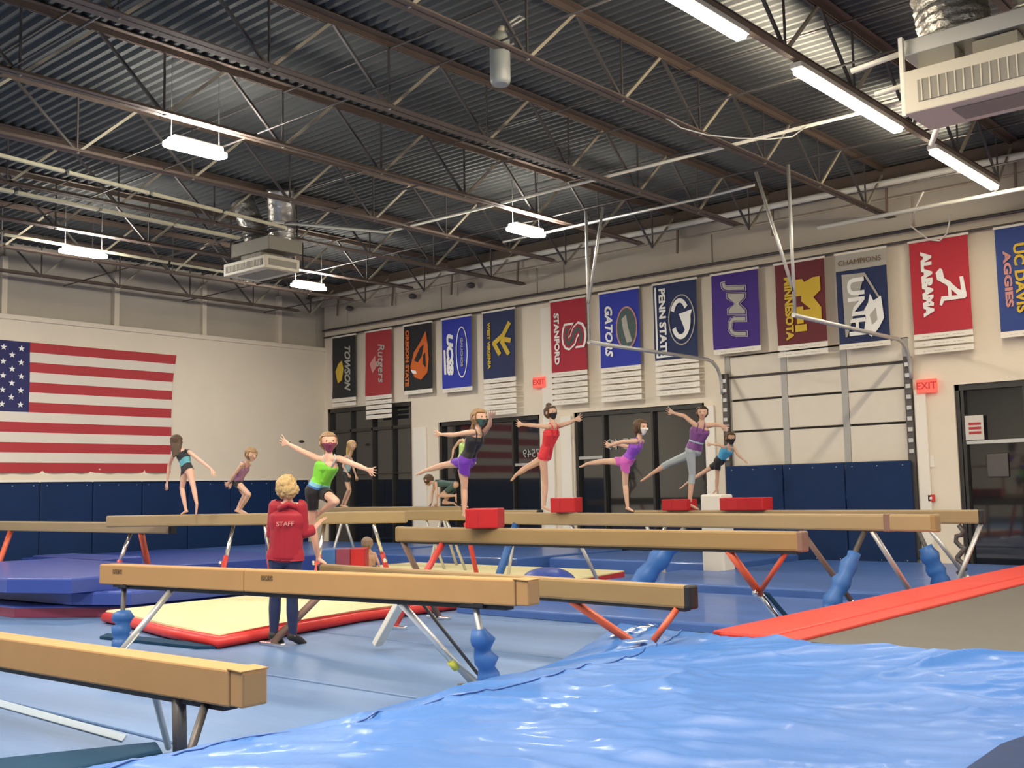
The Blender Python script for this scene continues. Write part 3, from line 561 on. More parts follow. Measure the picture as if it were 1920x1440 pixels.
for i, ((x0, x1, z0, mt, ns), lab) in enumerate(zip(specs, labs)):
    t = thing('banner', lab, 'banner', ((x0+x1)/2, BY, 5.7), 'team banners on the rail')
    top = 5.66; w = x1-x0; cx = (x0+x1)/2; yl = BY-.055
    if i == 10:
        c = bm_cloth(x0, x1, 5.36, top, BY, GY, t, 'top_strip', .004)
        text('CHAMPIONS', .13, (cx, yl, 5.49), RX, UPV, M['ink'], c, w=.8)
        top = 5.36
    bm_cloth(x0, x1, z0, top, BY, mt, t, seed=i, amp=.014)
    MB().box((x0-.02, BY-.015, 5.66), (x1+.02, BY+.015, 5.70)).build('pole', M['plain_white'], t)
    for k in range(ns):
        zt = z0-.005-k*.125
        s = MB().box((x0+.0, BY-.006, zt-.095), (x1, BY+.006, zt)).build('name_strip', STRIP, t)
        text(['2016 SECOND', '2018 FLOOR', 'STATE TEAM', '2014 ALL', '2019 BEAM'][k % 5] if False else '-- ---- ---', .05, (cx, BY-.008, zt-.048), RX, UPV, M['grille'], s, name='small_print', w=w*.7)['kind'] = 'stuff'
    zc = (z0+top)/2
    K = .86
    T = lambda s, size, dx, mt2, dz=0, W=None, bold=.01, sh=0, yy=0: text(s, size, (cx+dx, yl-yy, zc+dz), DN, RX, mt2, t, bold=bold, w=W, shear=sh, k0=K)
    LW = M['logo_white']
    if i == 0:
        strokes([[(cx-.32, zc-.1), (cx-.2, zc+.1), (cx-.05, zc+.18), (cx+.02, zc-.05), (cx-.05, zc-.35), (cx-.2, zc-.42), (cx-.26, zc-.28)]], BG, t, yl+.002)
        T('TOWSON', .34, .16, GY, 0, 1.2, .012, .35)
    if i == 1: T('Rutgers', .40, .12, GY, .0, 1.0, .004, .2); strokes([[(cx-.3, zc), (cx-.1, zc+.2), (cx-.05, zc-.1), (cx-.2, zc-.25)]], PK, t, yl+.002)
    if i == 2:
        T('OREGON STATE', .20, -.36, BO, 0, 1.42, .01)
        strokes([[(cx-.24, zc-.25), (cx-.12, zc+.12), (cx+.1, zc+.35), (cx+.3, zc+.62), (cx+.36, zc+.3), (cx+.4, zc-.1), (cx+.34, zc-.42), (cx+.12, zc-.58), (cx-.1, zc-.5)]], BO, t, yl+.004)
        strokes([[(cx-.1, zc-.08), (cx+.1, zc+.22), (cx+.24, zc+.3), (cx+.16, zc), (cx+.02, zc-.14)], [(cx+.2, zc+.02), (cx+.28, zc+.1), (cx+.3, zc-.3), (cx+.2, zc-.2)]], BK, t, yl-.002)
        strokes([[(cx-.22, zc-.3), (cx-.05, zc-.34), (cx-.02, zc-.42), (cx-.16, zc-.4)]], LW, t, yl-.004)
    if i == 3:
        T('UCSB', .30, -.22, LW, 0, 1.0, .02, .2)
        strokes([[(cx-.42, zc+.1), (cx-.36, zc+.1), (cx-.34, zc-.5), (cx-.4, zc-.5)]], LW, t, yl)
        strokes(ring(cx+.18, zc, .2, .62, .03), LW, t, yl)
        T('GAUCHOS', .12, .18, GY, 0, .7, .004)
    if i == 4:
        T('WEST VIRGINIA', .14, -.3, BG, 0, 1.1, .006)
        def bars(segs, wd):
            out = []
            for (p, q) in segs:
                d = Vector((q[0]-p[0], q[1]-p[1])).normalized()*wd; n = Vector((-d.y, d.x))
                out.append([(cx+p[0]-d.x*.5+n.x, zc+p[1]-d.y*.5+n.y), (cx+q[0]+d.x*.5+n.x, zc+q[1]+d.y*.5+n.y), (cx+q[0]+d.x*.5-n.x, zc+q[1]+d.y*.5-n.y), (cx+p[0]-d.x*.5-n.x, zc+p[1]-d.y*.5-n.y)])
            return out
        strokes(bars([((.34, .46), (.14, .20)), ((.14, .20), (-.14, .04)), ((-.14, .04), (.02, -.22)), ((.10, .12), (.36, .06)), ((.10, .06), (.30, -.24))], .055), BG, t, yl)
    if i == 5:
        T('STANFORD', .22, -.32, LW, -.05, 1.15, .008)
        T('S', .95, .14, LW, -.03, .62, .07); T('S', .86, .14, BRD, -.03, .52, .045, yy=.004); T('S', .8, .14, DG, -.03, .4, .0, yy=.008)
    if i == 6:
        T('GATORS', .30, -.27, LW, 0, 1.1, .012, .25)
        strokes(oval(cx+.2, zc+.0, .27, .46), PK, t, yl+.003); strokes(oval(cx+.2, zc, .24, .42), DG, t, yl-.001)
        strokes([[(cx+.08, zc+.2), (cx+.2, zc+.28), (cx+.24, zc), (cx+.34, zc-.3), (cx+.2, zc-.32), (cx+.12, zc-.05)]], GY, t, yl-.004)
    if i == 7:
        T('PENN STATE', .24, -.3, LW, 0, 1.4, .01)
        strokes(ring(cx+.16, zc, .32, .52, .025), GY, t, yl)
        strokes(ring(cx+.12, zc+.02, .24, .42, .09, 16, PI*.2, PI*.85)+ring(cx+.14, zc, .24, .4, .1, 16, PI*1.15, PI*2.05), LW, t, yl-.002)
        strokes([[(cx+.1, zc+.12), (cx+.42, zc+.18), (cx+.36, zc+.05), (cx+.3, zc-.15), (cx+.26, zc-.28), (cx+.22, zc-.05)]], LW, t, yl-.004)
        MB().box((x0+.05, yl-.002, z0+.06), (x0+.09, yl, top-.05)).box((x0+.05, yl-.002, z0+.05), (x0+.6, yl, z0+.09)).build('border_line', LW, t)
    if i == 8:
        T('JMU', .64, .02, GY, 0, 1.16, .034, .1); T('JMU', .62, .02, BP, 0, 1.12, .022, .1, yy=.003); T('JMU', .6, .02, GY, 0, 1.1, .006, .1, yy=.006)
    if i == 9:
        T('MINNESOTA', .24, -.24, BG, -.08, 1.2, .012); strokes([[(cx+.16+q, zc+.02-p) for p, q in ((-.42, -.24), (-.42, -.1), (-.34, -.1), (-.34, .12), (-.42, .12), (-.42, .26), (-.16, .26), (0, .06), (.16, .26), (.42, .26), (.42, .12), (.34, .12), (.34, -.1), (.42, -.1), (.42, -.24), (.1, -.24), (.1, -.1), (.17, -.1), (.17, .05), (0, -.14), (-.17, .05), (-.17, -.1), (-.1, -.1), (-.1, -.24))]], BG, t, yl)
        strokes([[(cx-.12, zc-.42), (cx+.12, zc-.42), (cx+.12, zc-.55), (cx-.12, zc-.55)]], BG, t, yl)
    if i == 10:
        strokes([[(cx-.36, zc+.6), (cx+.08, zc+.58), (cx+.34, zc+.1), (cx+.3, zc+.1), (cx+.06, zc+.53), (cx-.32, zc+.55), (cx-.3, zc-.55), (cx-.34, zc-.55)]], GY, t, yl)
        T('UNH', .50, -.12, LW, -.02, 1.05, .014)
        strokes([[(cx+.04, zc-.1), (cx+.12, zc+.02), (cx+.16, zc+.18), (cx+.22, zc+.05), (cx+.36, zc+.12), (cx+.33, zc-.12), (cx+.4, zc-.28), (cx+.3, zc-.45), (cx+.16, zc-.6), (cx+.02, zc-.48), (cx+.08, zc-.3)]], LW, t, yl-.008)
        strokes([[(cx+.14, zc-.2), (cx+.26, zc-.08), (cx+.28, zc-.3), (cx+.18, zc-.4)]], GY, t, yl-.012)
    if i == 11:
        T('ALABAMA', .26, -.22, LW, .05, 1.15, .02)
        strokes([[(cx+.02, zc+.3), (cx-.06, zc+.22), (cx-.04, zc+.1), (cx+.1, zc-.0), (cx+.36, zc-.28), (cx+.44, zc-.26), (cx+.44, zc-.18), (cx+.3, zc-.1), (cx+.16, zc+.06), (cx+.04, zc+.14), (cx+.0, zc+.22), (cx+.06, zc+.26)],
                 [(cx-.02, zc-.34), (cx+.02, zc-.2), (cx+.4, zc-.22), (cx+.42, zc-.28), (cx+.06, zc-.28), (cx+.02, zc-.36)], [(cx+.14, zc+.04), (cx+.19, zc+.04), (cx+.19, zc-.26), (cx+.14, zc-.26)], [(cx+.34, zc+.1), (cx+.4, zc+.1), (cx+.44, zc-.2), (cx+.36, zc-.2)]], LW, t, yl)
    if i == 12:
        T('AGGIES', .18, -.33, PK, 0, .95, .008); T('UC DAVIS', .26, -.14, BG, 0, 1.15, .01)
        strokes(oval(cx+.25, zc+.1, .2, .5), GY, t, yl)
    drape(t)

# ================================================================ mats on the floor
def mat_thing(name, lab, poly, z0, z1, mt, side=None, cat='mat', group=None, bev=.03):
    c = poly[0]; t = thing(name, lab, cat, (sum(p[0] for p in poly)/len(poly), sum(p[1] for p in poly)/len(poly), z0), group)
    MB().prism(poly, z0+.004, z1, 0, 1 if side else None, bev=bev).build('cover', [M[mt]]+([M[side]] if side else []), t)
    return t
R4 = lambda x0, x1, y0, y1: [(x0, y0), (x1, y0), (x1, y1), (x0, y1)]
ym = mat_thing('landing_mat', 'pale yellow landing mat with a red rim behind the coach', [(-9.42, 6.35), (-9.6, 7.2), (-9.9, 8.6), (-9.85, 10.1), (-10.1, 12.5), (-10.6, 14.9), (-15.6, 14.9), (-15.6, 9.8), (-12.65, 9.8), (-12.6, 6.88), (-11.9, 6.78), (-10.6, 6.5)], 0, .15, 'vinyl_yellow', 'vinyl_red', bev=.02)
mb = MB(); rim = [(-12.6, 6.88), (-11.9, 6.78), (-10.6, 6.5), (-9.42, 6.35), (-9.6, 7.2), (-9.9, 8.6), (-9.85, 10.1), (-10.1, 12.5)]
mb.tube([(x, y, .066) for x, y in rim], .062, 8).build('rim', M['vinyl_red'], ym)
mat_thing('panel_mat', 'purplish blue mat topmost of the pile at left', [(-18, 6.3), (-14.1, 6.35), (-13.2, 6.75), (-13.35, 8.7), (-18, 9.0)], .33, .52, 'vinyl_royal')
mat_thing('panel_mat', 'purplish blue mat under the topmost one of the pile at left', [(-18.2, 6.6), (-13.5, 6.9), (-12.75, 7.3), (-12.8, 9.4), (-18.2, 9.5)], .16, .33, 'vinyl_royal')
mat_thing('panel_mat', 'dark red edged mat at the bottom of the pile at left', [(-18.4, 6.3), (-14.2, 6.5), (-12.9, 7.4), (-12.9, 9.5), (-18.4, 9.6)], 0, .15, 'vinyl_royal', 'c_maroon')
mat_thing('panel_mat', 'blue folded mat just behind the pile at far left', R4(-20.3, -17.6, 9.7, 10.55), 0, .30, 'vinyl_royal')
mat_thing('panel_mat', 'blue folded mat lying on the one behind the pile at far left', R4(-20.5, -18.0, 9.7, 10.5), .30, .46, 'vinyl_royal')
mat_thing('crash_mat', 'wide purplish blue mat on the floor against the navy pads below the flag', R4(-22.9, -17.4, 10.6, 14.2), 0, .3, 'vinyl_royal')
mat_thing('crash_mat', 'dull dark blue mat lying before the wide mat below the flag', R4(-17.5, -15.8, 9.75, 10.5), 0, .22, 'vinyl_teal')
mat_thing('crash_mat', 'blue mat in the room corner by the first dark window', R4(-22.9, -17.9, 14.4, 18.4), 0, .28, 'vinyl_mid')
mat_thing('crash_mat', 'blue mat before the second dark window beyond the beams', R4(-17.7, -13.2, 15.2, 18.5), 0, .26, 'vinyl_mid')
mat_thing('crash_mat', 'blue mat before the third dark window beyond the beams', R4(-13.0, -9.3, 15.9, 18.5), 0, .24, 'vinyl_mid')
mat_thing('crash_mat', 'light blue mat before the garage door beneath the beam ends', R4(-9.6, -5.3, 13.0, 15.1), 0, .18, 'vinyl_mid')
mat_thing('crash_mat', 'blue mat along the foot of the garage door pads', R4(-9.1, -5.4, 15.3, 18.4), 0, .16, 'vinyl_mid')
mat_thing('crash_mat', 'long light blue mat between the yellow mat and the orange beam leg', R4(-9.6, -5.5, 9.9, 12.7), 0, .10, 'vinyl_mid')
mat_thing('corner_mat', 'dark teal folded mat at the bottom left corner beside the near beam leg', [(-6.22, 2.4), (-5.72, 3.45), (-5.5, 3.35), (-5.45, 1.0), (-6.1, 1.0)], 0, .13, 'vinyl_teal', 'vinyl_teal')
# dark floor seam strip beside the yellow mat
mat_thing('floor_strip', 'narrow dark blue strip on the floor from the padded leg to the red rim', [(-11.2, 6.05), (-9.6, 6.2), (-9.45, 6.32), (-9.8, 6.38), (-11.4, 6.25)], 0, .03, 'vinyl_teal', cat='strip', bev=0)

tag(MB().prism([(-9.4, 3.69), (-8.36, 3.66), (-6.39, 3.61), (-6.53, 3.72), (-8.67, 3.79), (-9.4, 3.82)], .004, .010).build('floor_tape', M['tape_pale']), 'pale tape line on the carpet below the near beam at lower left', 'tape')
# front cushion: big soft vinyl cover, modelled as a sagging surface
def cr(a, b, c, d, t): return .5*((2*b)+(c-a)*t+(2*a-5*b+4*c-d)*t*t+(3*b-a-3*c+d)*t**3)
rows = [  # near (low y) to far: outer edge, fold, inside points, right
    [(-5.45, .2, .10), (-4.55, .2, .30), (-3.6, .2, .36), (-2.2, .3, .36), (-.8, .3, .34), (.9, .3, .34)],
    [(-5.38, 1.6, .10), (-4.5, 1.6, .31), (-3.5, 1.6, .38), (-2.2, 1.7, .37), (-.8, 1.8, .35), (.9, 1.8, .35)],
    [(-5.32, 3.1, .10), (-4.45, 3.2, .32), (-3.5, 3.1, .38), (-2.2, 3.2, .36), (-.8, 3.4, .36), (.9, 3.6, .36)],
    [(-5.38, 4.5, .11), (-4.42, 4.7, .32), (-3.5, 4.6, .36), (-2.2, 4.7, .35), (-.7, 5.0, .38), (.9, 5.2, .38)],
    [(-5.42, 5.7, .13), (-4.42, 5.9, .33), (-3.5, 5.7, .36), (-2.3, 5.7, .37), (-.7, 6.0, .40), (.9, 6.4, .40)],
    [(-5.55, 6.7, .14), (-4.52, 6.6, .32), (-3.6, 6.35, .40), (-2.4, 6.3, .43), (-.7, 6.7, .45), (.9, 7.2, .45)],
    [(-5.70, 7.4, .20), (-4.72, 7.1, .31), (-3.75, 6.7, .43), (-2.5, 6.6, .47), (-1.0, 7.0, .47), (.9, 7.8, .47)],
    [(-5.87, 8.15, .31), (-4.78, 7.62, .33), (-3.95, 6.95, .42), (-2.6, 6.72, .47), (-1.2, 7.15, .47), (.9, 8.1, .47)],
]
nu, nv = 220, 270
def cush(u, v):
    a = u*(len(rows[0])-1); b = v*(len(rows)-1); i = min(int(a), len(rows[0])-2); j = min(int(b), len(rows)-2); fa, fb = a-i, b-j
    def gp(r, c): return Vector(rows[max(0, min(r, len(rows)-1))][max(0, min(c, len(rows[0])-1))])
    rr = []
    for q in (-1, 0, 1, 2): rr.append(cr(gp(j+q, i-1), gp(j+q, i), gp(j+q, i+1), gp(j+q, i+2), fa))
    return cr(*rr, fb)
from mathutils import noise as mn
def wrinkle(p, u, v):
    q = Vector((p.x*.55+p.y*.35, p.y*1.5-p.x*.9, 0))
    r1 = 1-abs(mn.noise(q*1.1)); r2 = 1-abs(mn.noise(q*2.3+Vector((9, 3, 0))))
    q3 = Vector((p.x*.9, p.y*3.2, 4)); r3 = 1-abs(mn.noise(q3*1.2))
    q4 = Vector((p.x*1.7+p.y*.6, p.y*5.5-p.x*1.5, 8)); r4 = 1-abs(mn.noise(q4)); m4 = max(0, mn.noise(p*.8+Vector((5, 5, 5)))+.25)
    return .034*(r1**9)+.016*(r2**8)+.013*(r3**9)+.012*m4*(r4**6)+.016*mn.noise(p*1.3)
mb = MB(); G = []
for j in range(nv+1):
    row = []
    for i in range(nu+1):
        u, v = i/nu, j/nv; p = cush(u, v)
        k = min(1, u*9)*min(1, (1-v)*14+.15)
        p.z += wrinkle(p, u, v)*k
        if i < 5: p.z -= .05*(1-i/5)**2
        if j > nv-5: p.z -= .04*((j-nv+5)/5)**2
        row.append(mb.bm.verts.new(p))
    G.append(row)
for j in range(nv):
    for i in range(nu):
        f = mb.bm.faces.new((G[j][i], G[j][i+1], G[j+1][i+1], G[j+1][i])); f.smooth = True
edge = [G[j][0] for j in range(nv+1)]+[G[nv][i] for i in range(1, nu+1)]+[G[j][nu] for j in range(nv-1, -1, -1)]
low = [mb.bm.verts.new((v.co.x, v.co.y, .006)) for v in edge]
for k in range(len(edge)-1): mb.bm.faces.new((edge[k], edge[k+1], low[k+1], low[k]))
fc = thing('crash_cushion', 'big wrinkled royal blue vinyl cushion filling the foreground', 'mat', (-3, 4, 0))
edge = [v.co.copy() for v in edge]; SURF = [(v.co.x, v.co.y, v.co.z) for row in G[200:] for v in row[:60]]; foldc = [G[j][nu//5].co.copy() for j in range(0, nv+1, 2)]
mb.build('cover', M['vinyl_blue'], fc)
mb = MB()
pts = [Vector(v)+Vector((-.004, 0, .004)) for v in edge[:nv+1]]+[Vector(v)+Vector((0, .004, .004)) for v in edge[nv+1:nv+60]]
mb.tube(pts, .012, 6).build('piping', M['vinyl_royal'], fc)
mb = MB()
pts = [p+Vector((0, 0, .006)) for p in foldc]
mb.tube(pts, .006, 5).build('fold_seam', M['vinyl_mid'], fc)
SF = np.array(SURF)
def lay(o, h=.022):
    for v in o.data.vertices:
        d2 = (SF[:, 0]-v.co.x)**2+(SF[:, 1]-v.co.y)**2; k = np.argsort(d2)[:4]
        v.co.z = float(SF[k, 2].max())+h
p = cush(.10, .93)
lay(text('TIFFIN', .2, (-5.36, 7.62, p.z), (-.05, 1, 0), (-1, -.05, 0), M['logo_white'], fc, bold=.008, w=.42, d=0))
lay(text('MATS', .08, (-5.2, 7.6, p.z), (-.05, 1, 0), (-1, -.05, 0), M['logo_white'], fc, bold=.003, w=.3, d=0))
p2 = cush(.14, .80)
strokes_ = MB(); q = p2+Vector((0, 0, .05)); strokes_.poly([q, q+Vector((.12, .12, .012)), q+Vector((.02, .2, 0)), q+Vector((-.03, .1, -.005))]); strokes_.build('patch', M['logo_white'], fc)
tag(MB().prism([(-1.40, 3.6), (-1.40, 4.35), (-1.28, 5.3), (1.5, 5.5), (1.5, 3.6)], .42, .52, bev=.03).build('folded_mat', M['navy_pad']), 'dark blue mat corner at the lower right edge of the picture', 'mat')
# --- tumble track with red side pads
tt = thing('tumble_track', 'long tumbling trampoline with grey bed and red edge pads at right', 'trampoline', (-2.9, 11, 0))
MB().box((-3.68, 7.3, .36), (-1.35, 17.6, .39)).build('bed', M['track_bed'], tt)
MB().box((-4.28, 7.27, .03), (-4.2, 17.6, .34)).box((-.9, 7.27, .03), (-.82, 17.6, .34)).box((-4.28, 17.5, .03), (-.82, 17.6, .34)).build('frame', M['dark_steel'], tt)
for x0, x1, sg in ((-4.36, -3.86, 1), (-1.25, -.75, -1)):
    for y0, y1 in ((7.22, 9.3), (9.31, 12.1), (12.11, 14.9), (14.91, 17.65)):
        MB().box((x0, y0, .36), (x1, y1, .43), bev=.025).build('edge_pad', M['track_red'], tt)
MB().box((-3.88, 7.27, .385), (-3.66, 17.6, .415), bev=.01).build('inner_flap', M['track_red'], tt)
for k in range(30):
    y = 7.4+k*.34
    MB().tube(((-3.88, y, .40), (-3.7, y, .395)), .008, 5).build('spring', M['dark_steel'], tt)

# ================================================================ balance beams
def beam(key, mt, lab, sec=(.11, .17), caps='black', pad=None):
    a, b = [Vector(p) for p in DATA['beams'][key]]
    h = sec[1]; off = Vector((0, sec[0]/2, -h/2))
    a = a+off; b = b+off
    b.z = a.z
    t = thing('balance_beam', lab, 'balance beam', (a+b)/2-Vector((0, 0, 1)))
    MB().obox(a, b, sec[0], h, bev=.022).build('beam_body', M[mt], t)
    d = (b-a).normalized()
    if caps:
        for p, q in ((a-d*.012, a+d*.05), (b-d*.05, b+d*.012)): MB().obox(p, q, sec[0]+.006, h+.006, bev=.018).build('end_cap', M[caps], t)
    return t, a, b, d
def bleg(t, p, q, segs, r=.028, foot=True, flat=False):
    """leg from p down to q built of [(from, to, material, radius scale)]"""
    p = Vector(p); q = Vector(q); q.z = max(q.z, .03)
    name = 'leg'
    for k, (u, v, mt, rs) in enumerate(segs):
        A = p.lerp(q, u); B = p.lerp(q, v)
        if k == 0: lg = MB().tube((A, B), r*rs, 10).build(name, M[mt], t)
        else: MB().tube((A, B), r*rs, 10).build('leg_sleeve', M[mt], lg)
    if foot:
        MB().obox(q-Vector((.18, 0, .012)), q+Vector((.18, 0, -.012)), .06, .035, bev=.008).build('foot', M['chrome'], lg)
    return lg
def wrap(t, p, q, u, v, r, mt='block_blue', seed=1):
    p = Vector(p); q = Vector(q); rr = random.Random(seed); n = 12; pts = []; rs = []
    for k in range(n+1):
        f = u+(v-u)*k/n; pts.append(p.lerp(q, f)+Vector((rr.uniform(-.01, .01), rr.uniform(-.01, .01), 0))); rs.append(r*(1+.18*math.sin(k*2.1+seed)+rr.uniform(-.1, .1))*(1 if 0 < k < n else .8))
    MB().tube(pts, rs, 14).build('foam_wrap', M[mt], t)
SPLIT = [(0, .5, 'chrome', 1), (.42, 1, 'leg_red', 1.35)]
L = DATA['legs']
def bname(t, s, p, size, mt, circ=True, w=None):
    text(s, size, p, RX, UPV, M[mt], t, w=w, bold=.002)
    if circ:
        mb = MB(); cx, y, z = p[0]-(w or .3)*.5-.06, p[1], p[2]
        for q in ring(cx, z, .035, .035, .012, 16): mb.poly([(a, y, b) for a, b in q])
        mb.build('emblem', M[mt], t)
# B4 long front suede beam at centre
t, a, b, d = beam('B4', 'suede_dark', 'tan suede balance beam in front at centre with a white mark at its left end', caps='suede_dark')
MB().obox(b-d*.04, b+d*.02, .12, .178, bev=.015).build('end_cap', M['leg_brown'], t)
MB().obox(a+Vector((.05, 0, -.09)), b+Vector((-.05, 0, -.09)), .07, .03).build('underside_rail', M['black'], t)
bname(t, 'SPIETH', (a.x+.38, a.y-.058, a.z+.0), .06, 'logo_white', True, .2)
bleg(t, *L['B4'][0], [(0, 1, 'leg_brown', 1.3)]); bleg(t, *L['B4'][1], [(0, 1, 'leg_red', 1.3)])
lg = bleg(t, *L['B4'][2], [(0, .45, 'leg_orange', 1.3), (.42, 1, 'chrome', .9)])
p, q = [Vector(v) for v in L['B4'][2]]; MB().obox(p.lerp(q, .42)+Vector((.08, 0, 0)), q+Vector((.14, 0, .03)), .10, .02).build('leg_plate', M['vinyl_teal'], lg)
MB().ball(p.lerp(q, .42)+Vector((0, -.05, 0)), .03).build('knob', M['chrome'], lg)
bleg(t, L['B4'][3][0], Vector(L['B4'][2][0]).lerp(Vector(L['B4'][2][1]), .43), [(0, 1, 'leg_orange', .8)], foot=False)
# B5
t, a, b, d = beam('B5', 'suede', 'long tan balance beam behind the front one with a dark joint strap near its right end', caps='suede_dark')
s0 = b-d*.52; MB().obox(s0-d*.035, s0+d*.035, .125, .182, bev=.01).build('joint_strap', M['leg_brown'], t)
bname(t, 'AAI', (a.x+.62, a.y-.13, a.z), .07, 'ink', False, .12)
bleg(t, *L['B5'][0], [(0, 1, 'leg_red', 1.3)]); bleg(t, *L['B5'][1], [(0, 1, 'block_blue', 2.0)])
bleg(t, *L['B5'][2], [(0, .8, 'leg_brown', 1.1), (.75, 1, 'chrome', .9)])
bleg(t, *L['B5'][4], [(0, .7, 'galv', 1), (.65, 1, 'white_metal', 1.2)])
p, q = L['B5'][3]; lg = bleg(t, p, q, [(0, 1, 'dark_steel', 1)]); wrap(lg, p, q, .22, .9, .085, 'block_blue', 3)
p, q = L['B5'][5]; lg = bleg(t, p, q, [(0, 1, 'galv', 1)]); wrap(lg, p, q, .12, .92, .12, 'vinyl_blue', 6)
bleg(t, *L['B5'][6], [(0, 1, 'galv', .9)])
# B5L
t, a, b, d = beam('B5L', 'suede', 'far tan balance beam section with a black left end cap, half hidden by the purple shorts girl')
for x in (a.x+.5, a.x+1.0): bleg(t, (x, a.y, a.z-.08), (x+.1, a.y+.4, 0), [(0, 1, 'galv', .9)])
for x in (b.x-.5,): bleg(t, (x, a.y, a.z-.08), (x+.1, a.y-.4, 0), [(0, 1, 'galv', .9)])
# B6
t, a, b, d = beam('B6', 'suede', 'farthest tan balance beam at right, ending by the far right window')
for i, sg in ((0, 'chrome'), (1, 'galv'), (2, 'galv'), (3, 'galv')):
    lg = bleg(t, *L['B6'][i], [(0, .75, 'galv', 1), (.7, 1, 'white_metal' if i == 0 else 'galv', 1.25)])
p = Vector(L['B6'][0][0])+Vector((-.15, .05, 0)); q = Vector((-5.05, 14.1, 0)); lg = bleg(t, p, q, [(0, 1, 'dark_steel', 1)]); wrap(lg, p, q, .3, .95, .11, 'vinyl_blue', 9)
mb = MB(); pts = [(b.x-.3+.05*math.sin(k*1.3), b.y, b.z-.12-.045*k+.02*math.cos(k*2)) for k in range(14)]; mb.tube(pts, .03, 8).build('twisted_strap', M['dark_steel'], t)
# B3
t, a, b, d = beam('B3', 'suede_dark', 'low tan balance beam with a black right end cap, mostly hidden by the cardboard wrapped one')
MB().obox(a+Vector((.05, 0, -.09)), b+Vector((-.05, 0, -.09)), .07, .03).build('underside_rail', M['black'], t)
bleg(t, *L['B3'][0], [(0, 1, 'leg_brown', 1.4)]); bleg(t, *L['B3'][1], [(0, 1, 'leg_orange', 1.2)]); bleg(t, *L['B3'][2], [(0, 1, 'leg_orange', .9)], foot=False)
MB().obox((-7.6, 7.1, .5), (-8.0, 7.15, .06), .1, .06, bev=.01).build('foot_bar', M['white_metal'], t)
# L1 L2 L3
t, a, b, d = beam('L1', 'suede', 'tan balance beam at far left with a black right end cap')
bleg(t, *L['L1'][0], [(0, .55, 'chrome', 1.1), (.45, 1, 'leg_red', 1.5)]); bleg(t, *L['L1'][1], [(0, 1, 'leg_orange', 1.7)]); bleg(t, *L['L1'][2], [(0, 1, 'leg_orange', 1.7)])
t, a, b, d = beam('L2', 'suede', 'tan balance beam behind the coach with two standing girls at its left half', caps=None)
for k, (p, q) in enumerate(L['L2']):
    lg = bleg(t, p, q, SPLIT); P_ = Vector(p).lerp(Vector(q), .5); MB().ball(P_+Vector((-.06 if k % 2 == 0 else .06, -.03, 0)), .035).build('knob', M['chrome'], lg)
t, a, b, d = beam('L3', 'suede', 'far tan balance beam on which the crouching child kneels', caps=None)
for x in (a.x+.6, b.x-.5):
    for s in (-.4, .4): bleg(t, (x, a.y, a.z-.08), (x, a.y+s, 0), [(0, 1, 'galv', 1)])
# cardboard wrapped beams
def cbeam(key, lab, joint=None, sec=(.16, .19)):
    a, b = [Vector(p) for p in DATA['beams'][key]]; b.z = a.z
    off = Vector((0, sec[0]/2, -sec[1]/2)); a += off; b += off
    t = thing('wrapped_beam', lab, 'balance beam', (a+b)/2-Vector((0, 0, .8)))
    d = (b-a).normalized(); n = Vector((-d.y, d.x, 0))
    cuts = [0, 1] if joint is None else [0, joint, 1]
    Lh = (b-a).length
    for u, v in zip(cuts, cuts[1:]):
        MB().obox(a+d*(Lh*u+.004), a+d*(Lh*v-.004), sec[0], sec[1], bev=.012).build('cardboard_sleeve', M['cardboard'], t)
        p = a+d*(Lh*u+.28)-n*(sec[0]/2+.003)+Vector((0, 0, .03))
        text('BALTIC', .045, p, d, UPV, M['ink'], t, w=.13, bold=.003)
    # flaps at the right end: inner box slightly smaller, open flap edges
    MB().obox(b+d*.0, b+d*.10, sec[0]-.012, sec[1]-.012, bev=.008).build('end_flap', M['cardboard'], t)
    MB().obox(b-d*.02+Vector((0, 0, sec[1]/2+.003)), b+d*.1+Vector((0, 0, sec[1]/2-.004)), sec[0]+.004, .006).build('top_flap', M['cardboard'], t)
    MB().obox(b+d*.10, b+d*.103, sec[0]*.82, sec[1]*.8).build('end_panel', M['cardboard'], t)
    MB().obox(a+d*.25+Vector((0, 0, -sec[1]/2-.018)), b-d*.1+Vector((0, 0, -sec[1]/2-.018)), .09, .03).build('underside_rail', M['black'], t)
    return t, a, b, d
t, a, b, d = cbeam('B2', 'long balance beam in tan cardboard sleeves in front of the coach', .42, (.15, .178))
for k in (0, 3):
    p, q = L['B2'][k]; lg = bleg(t, p, q, [(0, 1, 'bright_steel' if k == 0 else 'galv', .95)])
    for s in (-.03, .03): MB().tube((Vector(p).lerp(Vector(q), .5)+Vector((s, 0, 0)), Vector(q)+Vector((s*2, 0, .05))), .008, 6).build('strap', M['galv'], lg)
    if k == 0:
        P_ = Vector(p).lerp(Vector(q), .66); Q_ = Vector(p).lerp(Vector(q), .74); MB().tube((P_, Q_), .032, 10).build('tape', M['tape_yellow'], lg)
        MB().tube((Vector(p)+Vector((.12, .1, 0)), Vector(q)+Vector((.05, .1, 0))), .014, 8).build('strut', M['dark_steel'], lg)
for k in (1, 2):
    p, q = L['B2'][k]; lg = bleg(t, p, q, [(0, 1, 'galv' if k == 1 else 'dark_steel', .8)]); wrap(lg, p, q, .22 if k == 1 else .3, .97, .072 if k == 1 else .08, 'block_blue', k+3)
    MB().box(Vector(p)-Vector((.11, .05, .0)), Vector(p)+Vector((.11, .05, .03))).build('bracket', M['black'], t)
t, a, b, d = cbeam('B1', 'nearest balance beam in tan cardboard at lower left', None, (.17, .19))
for k, (p, q) in enumerate(L['B1']): bleg(t, p, q, [(0, 1, ['galv', 'dark_steel', 'dark_steel'][k], [.7, 1.4, .8][k])], foot=False)
